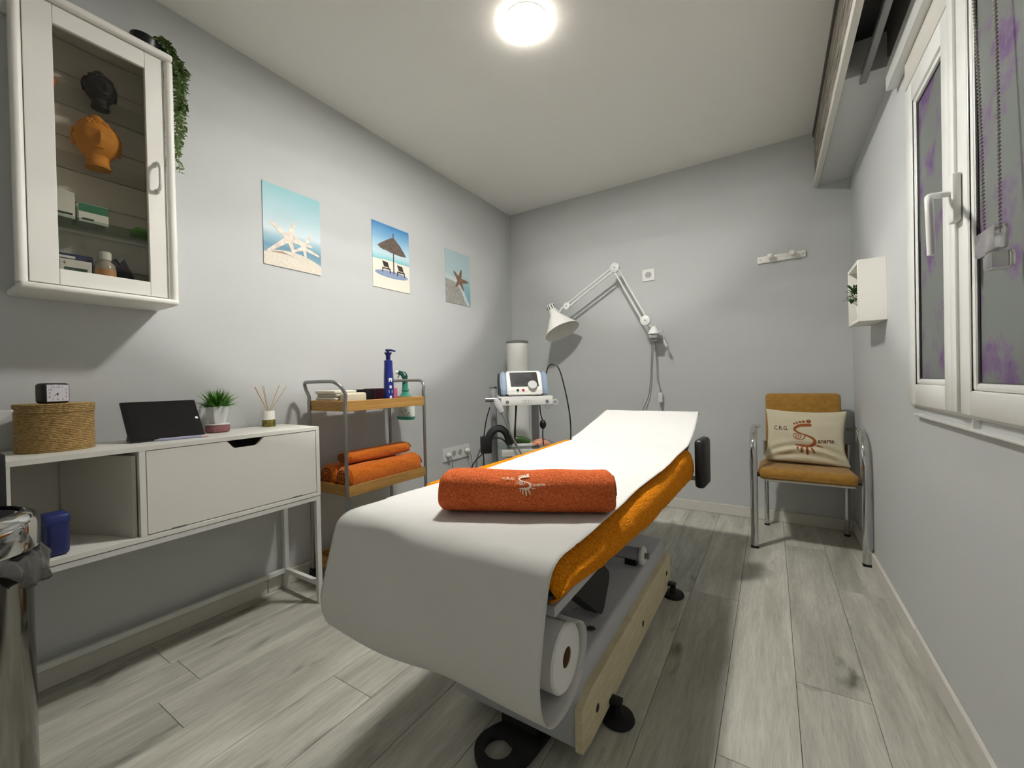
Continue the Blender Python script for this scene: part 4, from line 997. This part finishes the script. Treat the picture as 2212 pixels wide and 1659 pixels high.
def sheet(u, v):
    p, i = along(v); y, z = p.y, p.z
    drop = max(0.0, min(1.0, (zt-z)/.2)) if y < .9 else 0.0
    head = max(0.0, (y-YH)/(YE-YH))
    left = -.930-.034*drop**1.2+.075*min(head, 1.0)**1.0
    if head <= 0 and y > .8: left += .016*min(1, (y-.8)/.3)+.005*math.sin(y*6)-.001
    right = -.331-.012*drop-.006*min(1, head)+(.004*math.sin(y*9) if drop == 0 else 0)
    if y > .72 and z < .5: left = left+.03*min(1, (y-.72)/.1)   # turns back onto the roll
    x = left+(right-left)*u
    # soft wrinkles
    wr = .0024*noise.noise(Vector((x*5, y*7, 0)))+.001*noise.noise(Vector((x*17, y*14, 3)))
    wr *= (1-drop)
    edge = (1-u)
    n = Vector((0, 0, 1))
    z2 = z+wr+.0015
    y2 = y
    if drop > 0 and y < .70:
        # broad diagonal fold down the hanging part, fuller towards the left
        f1 = math.exp(-((u-(.30+.28*drop))/.14)**2)
        y2 += drop*(.026*f1*(1-.75*drop)-.014*math.sin(u*PI)*(1-u)-.010*(1-u)**2*drop)
        y2 += .004*drop*math.sin(u*9+2*drop)
        ln = (u-(.30+.30*drop))/.018
        y2 += .011*min(1.0, drop*5)*(1-drop)*(1/(1+math.exp(max(-30, min(30, ln)))))*min(1, u/.22)   # crease of the folded-over corner
    if u < .05 and drop < .3 and y < .75: z2 -= .0
    return Vector((x, y2, z2))
bm = B(); grid(bm, 56, 230, sheet)
so = obj('sheet', bm, m_paper, t); solid(so, .0006, 0)

# ------------------------------------------------------------------ rolled terracotta towel on the bed
A_ = Vector((-.728, .862, 0)); D_ = Vector((.381, .183, 0)).normalized(); Nf = Vector((D_.y, -D_.x, 0))   # Nf points to the viewer
TL = .425; rx, rz = .060, .0505; tz = zt+.004
mid = Vector((-.513, .870, 0))-Nf*.022
t = thing('rolled_towel', 'terracotta rolled towel with a white printed foot emblem on the bed', 'towel', (mid.x, mid.y, tz))
def tow(th, s, off=0.0):
    e = abs(s)/(TL/2); er = 1-.22*max(0, (e-.90)/.10)**2.2
    sag = -.0045*math.exp(-((s-.01)/.05)**2)*max(0, math.sin(th)) + .002*math.sin(s*31)*max(0, math.sin(th))
    k = 1+.018*math.sin(2*th+1)+.012*math.sin(5*th+s*14)+.02*noise.noise(Vector((s*9, math.cos(th)*2, math.sin(th)*2)))
    cx = math.copysign(abs(math.cos(th))**.82, math.cos(th)); sz = math.copysign(abs(math.sin(th))**.82, math.sin(th))
    p = mid+D_*(s*(1.0-.012*math.sin(th)))+Nf*((rx+off)*cx*k*er)
    zz = rz+(rz+off)*sz*k*er+sag
    return Vector((p.x, p.y, tz+max(0.0, zz)))
bm = B()
vs = grid(bm, 72, 120, lambda u, v: tow(u*2*PI, (v-.5)*TL)+Vector((0, 0, .0012*noise.noise(Vector((u*90, v*120, 0))))), True)
for row in (0, -1): bm.faces.new([c[row] for c in vs])
obj('roll', bm, m_terra, t)
for s in (1,):
    sp = [mid+D_*(s*(TL/2+.0005))+Nf*(.046*(1-k/44)*math.cos(k*.45))+Vector((0, 0, tz+rz+.037*(1-k/44)*math.sin(k*.45))) for k in range(44)]
    obj('end_spiral', tube(B(), sp, .0028, 6), M('terra_dark', (150, 62, 30), .95), t)
# emblem: foot-shaped S with toes, spiral and rays
m_emb = M('white_embroidery', (232, 216, 194), .8)
sc_ = .062/1000
def emb(x, y): return tow(math.radians(34)-(y-800)*sc_/.052, (x-960)*sc_+.0, .0026)
bm = logo(B(), emb, 1.3, 1.15)
obj('emblem', bm, m_emb, t, smooth=False)
bm = B()
put_text(bm, 'C.R.G.', 190, lambda a, b: emb(80+a, 660-b), .02); put_text(bm, 'anarte', 190, lambda a, b: emb(1290+a, 960-b), .02)
obj('lettering', bm, m_emb, t, smooth=False)

# ------------------------------------------------------------------ chair
t = thing('armchair', 'mustard upholstered armchair with chrome tube legs in the corner', 'chair', (.155, 2.92, 0))
def pad(w, d, hgt, bev): return box((-w/2, w/2), (-d/2, d/2), (-hgt/2, hgt/2), bev, 5)
bm = B()
def seatf(u, v):
    th = u*2*PI
    return None
xs = Matrix.Translation((.152, 2.905, .412)) @ Matrix.Rotation(math.radians(-3), 4, 'X')
obj('seat', pad(.448, .42, .066, .03), m_must, t, xf=xs)
xb = Matrix.Translation((.158, 3.105, .645)) @ Matrix.Rotation(math.radians(-11), 4, 'X')
obj('backrest', pad(.385, .055, .43, .024), m_must, t, xf=xb)
obj('back_shell', box((-.185, .185), (.024, .034), (-.20, .20), .004), m_black, t, xf=xb)
for s, xx in ((-1, -.092), (1, .398)):
    xi = xx
    path = [(xi, 2.702, .012), (xi, 2.702, .25), (xi, 2.703, .43), (xi, 2.712, .53), (xi, 2.74, .60), (xi, 2.79, .643), (xi, 2.86, .660), (xi, 2.96, .660), (xi-s*.004, 3.06, .652), (xi-s*.012, 3.11, .645)]
    al = obj('arm_leg', tube(B(), cr(path, 6), .019, 16, ry=.0135, up=(1, 0, 0)), m_chrome, t)
    obj('foot_cap', box((xi-.02, xi+.02), (2.687, 2.717), (0, .013), .003), m_black, al)
    xr = -.037 if s < 0 else .374
    rlg = obj('rear_leg', tube(B(), [(xr, 3.15, .010), (xr, 3.135, .25), (xr, 3.11, .40), (xr, 3.09, .56)], .013, 14), m_chrome, t)
    obj('foot_cap', lathe(B(), [(.0145, 0), (.0145, .012)], (xr, 3.15, 0), 14), m_black, rlg)
    obj('side_rail', tube(B(), [(xi-s*.004, 2.72, .415), (xr, 2.82, .385), (xr, 3.11, .385)], .010, 12), m_chrome, t)
    obj('arm_bolt', tube(B(), [(xi-s*.015, 2.712, .415), (xi-s*.032, 2.716, .415)], .012, 12), m_black, t)
obj('seat_rail', tube(B(), [(-.03, 2.80, .372), (.372, 2.80, .372)], .010, 12), m_chrome, t)
# cushion
t = thing('cushion', 'cream linen cushion printed with a brown foot emblem on the chair', 'cushion', (.16, 2.99, .46))
CW, CH, CT = .198, .158, .062
xc = Matrix.Translation((.163, 2.995, .607)) @ Matrix.Rotation(math.radians(-13), 4, 'X') @ Matrix.Rotation(math.radians(1.5), 4, 'Y')
def cush(a, b, side=1, off=0.0):
    e = max(0.0, (1-a*a))*max(0.0, (1-b*b))
    th = CT*e**.42
    w = 0.0
    if side > 0:   # creases where the lower part slumps
        w = .010*math.sin((b+.62+.35*a*a)*17)*math.exp(-((b+.55+.3*a*a)/.28)**2)*min(1, e*3)
        w += .003*noise.noise(Vector((a*4, b*4, 1)))*min(1, e*3)
    x = a*CW*(1-.07*(1-b*b)*abs(a)); z = b*CH*(1-.09*(1-a*a)*abs(b))
    if b < -.5: x *= 1+.07*(-b-.5)/.5; z -= .012*(1-a*a)*((-b-.5)/.5)
    return Vector((x, -side*(th*.5+off)-w, z))
bm = B()
grid(bm, 60, 48, lambda u, v: cush(u*2-1, v*2-1, 1)); grid(bm, 60, 48, lambda u, v: cush(u*2-1, v*2-1, -1))
obj('cover', bm, m_linen, t, xf=xc)
sc2 = .218/1000
def cl(x, y): return cush(((x-985)*sc2)/CW, ((775-y)*sc2)/CH, 1, .0012)
obj('emblem', logo(B(), cl), m_print, t, xf=xc, smooth=False)
bm = B(); put_text(bm, 'C.R.G.', 160, lambda a, b: cl(235+a*.85, 645-b), .018); put_text(bm, 'anarte', 170, lambda a, b: cl(1270+a*.86, 952-b-a*.06), .018)
obj('lettering', bm, m_printd, t, xf=xc, smooth=False)

# ------------------------------------------------------------------ wall lamp with folding arm
LYp = 3.085
t = thing('swing_arm_lamp', 'white folding-arm lamp fixed to the end wall', 'lamp', (-.745, YB, 1.30))
J0, J1, J2 = Vector((-.772, LYp, 1.393)), Vector((-.991, LYp, 1.813)), Vector((-1.393, LYp, 1.569))
def twin(a, b, name, w=.017):
    d = (b-a).normalized(); n = Vector((-d.z, 0, d.x))
    for s in (-1, 1):
        obj(name, box((-.006, .006), (-.006, .006), (0, (b-a).length-.0), .001, 1), m_whitem, t, xf=Matrix.Translation(a+n*(w*s)+Vector((0, .0, 0))) @ Vector((0, 0, 1)).rotation_difference(d).to_matrix().to_4x4())
twin(J0, J1, 'lower_arm'); twin(J1, J2, 'upper_arm', .014)
rY = Matrix.Rotation(PI/2, 3, 'X').to_4x4()
for j, r0 in ((J0, .036), (J1, .036), (J2, .028)):
    jo = obj('joint_disc', lathe(B(), [(r0, -.012), (r0, .012), (r0-.003, .014), (0, .014)], j, 28, xf=rY), m_whitem, t)
    obj('joint_screw', lathe(B(), [(.0055, .014), (.005, .016), (0, .016)], j, 12, xf=rY), m_steel, jo)
# bracket at the wall
obj('pivot_neck', tube(B(), [J0+Vector((.02, 0, -.03)), (-.735, LYp+.02, 1.345)], .010, 12), m_whitem, t)
obj('pivot_cup', lathe(B(), [(.012, .055), (.022, .045), (.040, .008), (.042, 0), (0, 0)], (-.722, LYp+.03, 1.293), 28), m_whitem, t)
obj('wall_bracket', box((-.752, -.694), (LYp+.005, YB), (1.262, 1.292), .004), m_greymetal, t)
obj('wall_plate', box((-.758, -.688), (YB-.008, YB), (1.235, 1.335), .003), m_greymetal, t)
obj('clamp_screw', tube(B(), [(-.74, LYp+.04, 1.25), (-.70, LYp+.04, 1.25)], .005, 8), m_whitem, t)
# shade
ap, mc = Vector((-1.523, LYp-.01, 1.557)), Vector((-1.424, LYp-.03, 1.364))
axd = (mc-ap).normalized(); rot = Vector((0, 0, 1)).rotation_difference(axd).to_matrix().to_4x4()
Ls = (mc-ap).length
sh = lathe(B(), [(.034, .015), (.037, .05), (.145, Ls-.002), (.147, Ls), (.1445, Ls), (.034, .052), (.03, .03)], ap, 56, xf=rot, cap=False)
so_ = obj('shade', sh, M('lamp_white', (232, 230, 224), .4), t)
obj('socket_cap', lathe(B(), [(0, -.036), (.030, -.036), (.034, -.030), (.037, .02)], ap, 32, xf=rot, cap=False), m_whitem, so_)
for k in range(10):
    a = 2*PI*k/10
    obj('vent_slot', box((.0325, .0365), (-.0035, .0035), (-.026, .012)), m_hole, so_, xf=Matrix.Translation(ap) @ rot @ Matrix.Rotation(a, 4, 'Z'))
bulb = lathe(B(), [(.013, .04), (.014, .07), (.028, .105), (.03, .12), (.022, .142), (0, .15)], ap, 24, xf=rot); obj('bulb', bulb, M('bulb_frost', (226, 226, 220), .3), so_)
obj('tilt_handle', tube(B(), [mc+Vector((-.135, 0, -.075)), mc+Vector((-.175, 0, -.068))], .004, 8), m_whitem, so_)
obj('head_bracket', tube(B(), cr([J2, J2+Vector((-.045, 0, -.012)), J2+Vector((-.07, 0, -.045)), ap+axd*.03+Vector((.035, 0, .015))], 5), .008, 10), m_whitem, t)
obj('cable', tube(B(), cr([ap+Vector((.03, 0, .03)), J2+Vector((-.08, 0, .035)), J2+Vector((-.01, 0, .03))], 6), .0022, 6), m_cabw, t)
# hanging cables of the lamp
t2 = thing('lamp_cable', 'grey lamp cable with white inline switch hanging to the bed', 'cable', (-.72, YB-.03, .6))
z_ = YB-.03
obj('cable', tube(B(), cr([(-.735, z_-.02, 1.275), (-.730, z_, 1.1), (-.728, z_, .98), (-.712, z_, .90), (-.705, z_, .86)], 6), .0035, 8), m_cabg, t2)
obj('switch', box((-.722, -.690), (z_-.014, z_+.012), (.785, .862), .008, 3), m_sock, t2)
obj('cable', tube(B(), cr([(-.703, z_, .785), (-.694, z_, .70), (-.69, z_, .5), (-.69, z_, .1), (-.72, z_, .006)], 6), .0035, 8), m_cabg, t2)
t2 = thing('spare_cable', 'grey cable looped from the lamp bracket toward the bed head', 'cable', (-.77, YB-.03, .6))
obj('cable', tube(B(), cr([(-.755, z_-.03, 1.30), (-.765, z_, 1.18), (-.775, z_, 1.0), (-.782, z_, .92), (-.80, z_, .82), (-.85, z_, .70), (-.88, z_, .5), (-.9, z_, .006)], 8), .0035, 8), m_cabg, t2)
t2 = thing('dangling_plug', 'small two-pin plug dangling from the lamp bracket', 'plug', (-.66, YB-.04, 1.2))
obj('cord', tube(B(), cr([(-.735, LYp+.03, 1.345), (-.69, LYp+.05, 1.355), (-.668, LYp+.06, 1.30), (-.658, LYp+.07, 1.24)], 6), .003, 8), m_cabw, t2)
obj('plug_body', tube(B(), [(-.660, LYp+.07, 1.245), (-.650, LYp+.07, 1.215), (-.642, LYp+.07, 1.198)], [.006, .011, .009], 12), m_whitem, t2)
for s in (-1, 1): obj('pin', tube(B(), [(-.642+s*.005, LYp+.07, 1.198+s*.002), (-.634+s*.005, LYp+.07, 1.175+s*.002)], .002, 6), m_steel, t2)

# ------------------------------------------------------------------ tall white tube in the corner
t = thing('white_cylinder', 'tall white cylinder with grey rim in the room corner', 'cylinder', (-1.80, 2.965, 0))
obj('tube', lathe(B(), [(.088, 0), (.088, 1.285)], (-1.80, 2.965, 0), 48), M('tube_white', (232, 232, 226), .5), t)
obj('rim', lathe(B(), [(.091, 1.285), (.093, 1.290), (.093, 1.300), (.089, 1.304), (.08, 1.304), (.08, 1.296), (0, 1.296)], (-1.80, 2.965, 0), 48), m_steel, t)

# ------------------------------------------------------------------ therapy cart, turned towards the bed
K = Matrix.Translation((-1.487, 2.512, 0)) @ Matrix.Rotation(math.radians(39), 4, 'Z')
t = thing('device_cart', 'white and grey equipment cart with glass shelf behind the bed', 'cart', (-1.487, 2.512, 0))
Zs = .868
sh_ = obj('top_shelf', box((-.185, .185), (-.13, .17), (Zs-.012, Zs), .003), m_whitem, t, xf=K)
obj('front_panel', box((-.165, .185), (-.134, -.126), (Zs-.06, Zs), .003), m_whitem, sh_, xf=K)
for u in (-.125, .145): obj('screw', lathe(B(), [(.011, 0), (.010, .004), (0, .005)], (u, -.134, Zs-.036), 16, xf=Matrix.Rotation(PI/2, 3, 'X').to_4x4()), m_steel, sh_, xf=K)
bm = B()
for u in (-.012, .008, .028):
    tube(bm, [(u+.011*math.cos(2*PI*k/20), -.1345, Zs-.036+.011*math.sin(2*PI*k/20)) for k in range(20)], .0012, 6, closed=True)
obj('ring_emblem', bm, m_greymetal, sh_, xf=K)
obj('post', box((.075, .125), (.06, .11), (.06, Zs-.012), .006), m_greymetal, t, xf=K)
obj('post', tube(B(), [(-.205, .04, .06), (-.205, .04, .925)], .024, 24), m_greymetal, t, xf=K)
obj('post_cap', tube(B(), [(-.205, .04, .925), (-.205, .04, .935)], .026, 24), m_steel, t, xf=K)
obj('crossbar', tube(B(), [(-.27, -.08, Zs-.018), (-.17, -.08, Zs-.018)], .017, 20), m_steel, t, xf=K)
gs = obj('glass_shelf', box((-.19, .22), (-.13, .13), (.520, .528), .002), m_shelfglass, t, xf=K)
obj('shelf_front', box((-.17, .165), (-.136, -.128), (.468, .512), .003), m_whitem, gs, xf=K)
obj('shelf_screw', lathe(B(), [(.011, 0), (.010, .004), (0, .005)], (.14, -.136, .492), 16, xf=Matrix.Rotation(PI/2, 3, 'X').to_4x4()), m_steel, gs, xf=K)
obj('lower_shelf', box((-.19, .19), (-.13, .13), (.29, .30), .002), M('smoked_shelf', (74, 76, 74), .2), t, xf=K)
obj('hook_ring', tube(B(), [(.205+.02*math.cos(2*PI*k/24), -.12, Zs-.045+.016*math.sin(2*PI*k/24)) for k in range(24)], .003, 8, closed=True), m_whitem, t, xf=K)
obj('hook_ring', tube(B(), [(.155+.016*math.cos(2*PI*k/24), -.10, Zs-.075+.014*math.sin(2*PI*k/24)) for k in range(24)], .0026, 8, closed=True), m_whitem, t, xf=K)
for (u, w) in ((-.19, -.14), (.17, -.14), (-.19, .14), (.17, .14)):
    cs = obj('castor', lathe(B(), [(.026, -.01), (.03, -.006), (.03, .006), (.026, .01)], (u, w, .0305), 20, xf=Matrix.Rotation(PI/2, 3, 'X').to_4x4()), m_blackrub, t, xf=K)
obj('base', box((-.23, .20), (-.16, .16), (.055, .085), .01), m_greymetal, t, xf=K)
# electrotherapy unit
t = thing('therapy_unit', 'white and blue therapy device with screen and dial on the cart', 'device', (-1.487, 2.512, Zs))
side = [(-.115, 0), (.11, 0), (.115, .12), (.07, .165), (-.025, .168), (-.055, .155), (-.105, .055), (-.115, .02)]
def unit(x0, x1, grow=0.0): return prism(B(), [(a*(1+grow), b*(1+grow*.6)) for a, b in side], (x0, 0, Zs+.006), (0, 1, 0), (0, 0, 1), (x1-x0, 0, 0))
def bev(bm, o): bmesh.ops.bevel(bm, geom=list(bm.edges), offset=o, segments=3, affect='EDGES'); return bm
bd = obj('body', bev(unit(-.12, .12), .008), M('device_white', (228, 228, 222), .35), t, xf=K)
m_lb = M('device_blue', (128, 145, 164), .5)
for x0, x1 in ((-.163, -.1205), (.1205, .163)): obj('side_cheek', bev(unit(x0, x1, -.03), .01), m_lb, t, xf=K)
obj('side_grip', bev(unit(-.170, -.1635, -.12), .003), M('device_navy', (36, 42, 58), .5), t, xf=K)
# sloping front: from (-.105,.055) to (-.055,.155)
f0, f1 = Vector((0, -.107, .052)), Vector((0, -.054, .158)); fu = (f1-f0).normalized(); fn = Vector((0, -fu.z, fu.y))
def slope(poly, d0, d1): return prism(B(), poly, Vector((0, f0.y, Zs+.006+f0.z))+fn*d0, (1, 0, 0), tuple(fu), tuple(fn*(d1-d0)))
pn = obj('control_panel', slope([(-.095, .010), (.098, .010), (.090, .116), (-.100, .116)], .0002, .0022), M('gloss_black', (10, 10, 11), .5, spec=.15), t, xf=K)
obj('screen', slope([(-.055, .068), (.055, .068), (.052, .104), (-.058, .104)], .0023, .0028), M('screen_grey', (70, 70, 70), .7, spec=.05), pn, xf=K)
bm = B()
for u, v in ((-.055, .04), (-.02, .04), (.015, .045), (.06, .045)):
    prism(bm, rrect(.022, .012, .005, 4, u, v), Vector((0, f0.y, Zs+.006+f0.z))+fn*.0023, (1, 0, 0), tuple(fu), tuple(fn*.0005))
obj('key', bm, M('key_grey', (40, 42, 44), .7, spec=.05), pn, xf=K)
kn = Vector((.052, -.100, Zs+.070)); rk = Vector((0, 0, 1)).rotation_difference(fn).to_matrix().to_4x4()
obj('dial', lathe(B(), [(.033, 0), (.033, .010), (.030, .018), (.0, .019)], kn+fn*.002, 36, xf=rk), M('dial_white', (196, 197, 194), .6, spec=.1), t, xf=K)
for u, col in ((-.05, (30, 62, 36)), (-.012, (190, 24, 36))):
    obj('jack', lathe(B(), [(.0085, 0), (.0085, .003), (.006, .004), (0, .004)], (u, -.1135, Zs+.042), 16, xf=Matrix.Rotation(PI/2+.1, 3, 'X').to_4x4()), M('jack_%d' % col[0], col, .3), t, xf=K)
for u in (-.1, .1): obj('foot', box((u-.015, u+.015), (-.09, .09), (Zs, Zs+.007), .002), m_blackrub, t, xf=K)
# cables and applicators of the cart
def kp(*p): return K @ Vector(p)
t = thing('device_cable', 'black cable arching from the side of the therapy device', 'cable', tuple(kp(.2, 0, .9)))
obj('cable', tube(B(), cr([kp(.165, -.02, 1.0), kp(.178, -.025, 1.06), kp(.205, -.04, 1.085), kp(.245, -.06, 1.06), kp(.275, -.07, .96), kp(.305, -.08, .80), kp(.32, -.08, .66), kp(.315, -.08, .5), kp(.30, -.06, .3), kp(.28, -.04, .10)], 8), .0045, 8), m_cabk, t)
obj('connector', tube(B(), [kp(.158, -.02, .985), kp(.168, -.02, 1.03)], .008, 10), m_black, t)
t = thing('handset', 'grey applicator handpiece with hose at the left of the cart', 'handpiece', tuple(kp(-.2, -.12, .8)))
obj('grip', tube(B(), [kp(-.205, -.135, .86), kp(-.195, -.14, .835), kp(-.165, -.15, .765)], [.012, .024, .020], 16), M('handset_grey', (176, 176, 176), .4), t)
obj('collar', tube(B(), [kp(-.166, -.15, .766), kp(-.155, -.153, .742)], [.014, .009], 14), m_greymetal, t)
obj('hose', tube(B(), cr([kp(-.157, -.153, .745), kp(-.12, -.16, .65), kp(-.07, -.17, .54), kp(-.02, -.17, .44), kp(.01, -.16, .36), kp(-.02, -.15, .25)], 6), .006, 10), m_cabg, t)
t = thing('grey_hose', 'grey hose loop low on the left of the cart', 'hose', tuple(kp(-.2, -.15, .4)))
obj('hose', tube(B(), cr([(-1.80, 2.36, .25), (-1.785, 2.355, .42), (-1.73, 2.35, .52), (-1.658, 2.35, .572), (-1.575, 2.35, .582), (-1.51, 2.35, .53), (-1.485, 2.35, .45), (-1.49, 2.36, .30), (-1.50, 2.37, .10)], 8), .0065, 10), m_cabg, t)
t = thing('black_cables', 'black cable hanging in loops left of the cart', 'cable', tuple(kp(-.25, -.1, .4)))
obj('cable', tube(B(), cr([kp(-.24, -.09, .80), kp(-.27, -.10, .70), kp(-.29, -.10, .55), kp(-.29, -.10, .40), kp(-.30, -.10, .25)], 8), .004, 8), m_cabk, t)
obj('cable', tube(B(), cr([kp(-.28, -.11, .50), kp(-.35, -.12, .44), kp(-.395, -.12, .34), kp(-.39, -.11, .22), kp(-.37, -.1, .10)], 8), .004, 8), m_cabk, t)
obj('cable', tube(B(), cr([kp(-.24, -.12, .40), kp(-.22, -.13, .34), kp(-.17, -.14, .315), kp(-.12, -.14, .31)], 8), .004, 8), m_cabk, t)
t = thing('hanging_leads', 'black leads and clip hanging under the cart top shelf', 'cable', tuple(kp(.1, -.08, .75)))
obj('lead', tube(B(), cr([kp(.098, -.11, .81), kp(.105, -.11, .74), kp(.12, -.11, .68), kp(.115, -.11, .60), kp(.12, -.11, .535)], 6), .004, 8), m_cabk, t)
obj('lead', tube(B(), cr([kp(-.065, -.11, .81), kp(-.07, -.11, .72), kp(-.078, -.11, .62), kp(-.075, -.11, .535)], 6), .0045, 8), m_cabk, t)
obj('lead', tube(B(), cr([kp(-.058, -.11, .81), kp(-.068, -.11, .70), kp(-.072, -.11, .60), kp(-.07, -.11, .535)], 6), .003, 8), m_cabk, t)
bm = B(); bmesh.ops.create_uvsphere(bm, u_segments=16, v_segments=12, radius=1, matrix=Matrix.Translation(kp(.118, -.11, .672)) @ Matrix.Diagonal((.024, .018, .032, 1))); obj('clip', bm, m_black, t)
t = thing('grey_lead', 'thin grey lead hanging beside the black cables of the cart', 'cable', tuple(kp(-.11, -.1, .7)))
obj('lead', tube(B(), cr([kp(-.115, -.11, .81), kp(-.12, -.115, .72), kp(-.11, -.115, .64), kp(-.125, -.115, .535)], 6), .003, 8), m_cabg, t)
t = thing('black_strap', 'black padded strap bent into an arch on the cart', 'strap', tuple(kp(-.22, -.06, .53)))
bm = B(); pth = cr([kp(-.255, -.09, .545), kp(-.25, -.09, .60), kp(-.215, -.09, .645), kp(-.17, -.09, .65), kp(-.135, -.09, .62), kp(-.115, -.09, .57), kp(-.108, -.09, .545)], 6)
tube(bm, pth, .024, 12, ry=.045); obj('strap', bm, M('neoprene', (34, 35, 37), .8), t)
obj('pad', box((-.31, -.235), (-.13, -.05), (.49, .60), .008), m_vinyl, t, xf=K)
t = thing('green_tube', 'dark green squeeze tube on the glass cart shelf', 'tube', tuple(kp(-.05, -.05, .53)))
obj('tube', tube(B(), cr([kp(-.105, -.08, .555), kp(-.06, -.08, .572), kp(-.01, -.08, .566), kp(.03, -.08, .55)], 5), [.012]*4+[.024]*6+[.02]*6, 14), M('olive_green', (62, 92, 40), .35), t)
obj('tray_paper', box((-.10, .045), (-.11, -.05), (.5285, .545), .003), m_card, t, xf=K)
t = thing('orange_packet', 'orange foil packet on the glass cart shelf', 'packet', tuple(kp(.09, -.05, .53)))
def pk(u, v):
    return kp(.045+u*.13, -.105+v*.1, .5295+.038*math.sin(u*PI)**.6*math.sin(v*PI)**.6+.008*noise.noise(Vector((u*7, v*7, 2))))
bm = B(); grid(bm, 20, 16, pk); po = obj('packet', bm, M('orange_foil', (214, 104, 52), .4, var=(40, (232, 196, 170))), t); solid(po, .001)
t = thing('card_folder', 'dark red card folder on the lower cart shelf', 'folder', tuple(kp(.05, -.05, .31)))
obj('folder', box((-.02, .17), (-.12, .08), (.3005, .40), .004), M('dark_red', (82, 30, 36), .5), t, xf=K)
t = thing('leaflets', 'stack of pale leaflets on the lower cart shelf', 'paper', tuple(kp(-.1, -.05, .31)))
for i in range(4): obj('leaflet', box((-.17, -.05), (-.12, .03), (.3005+i*.012, .3115+i*.012), .001), m_card if i % 2 else M('leaflet_grey', (150, 160, 140), .6), t, xf=K)
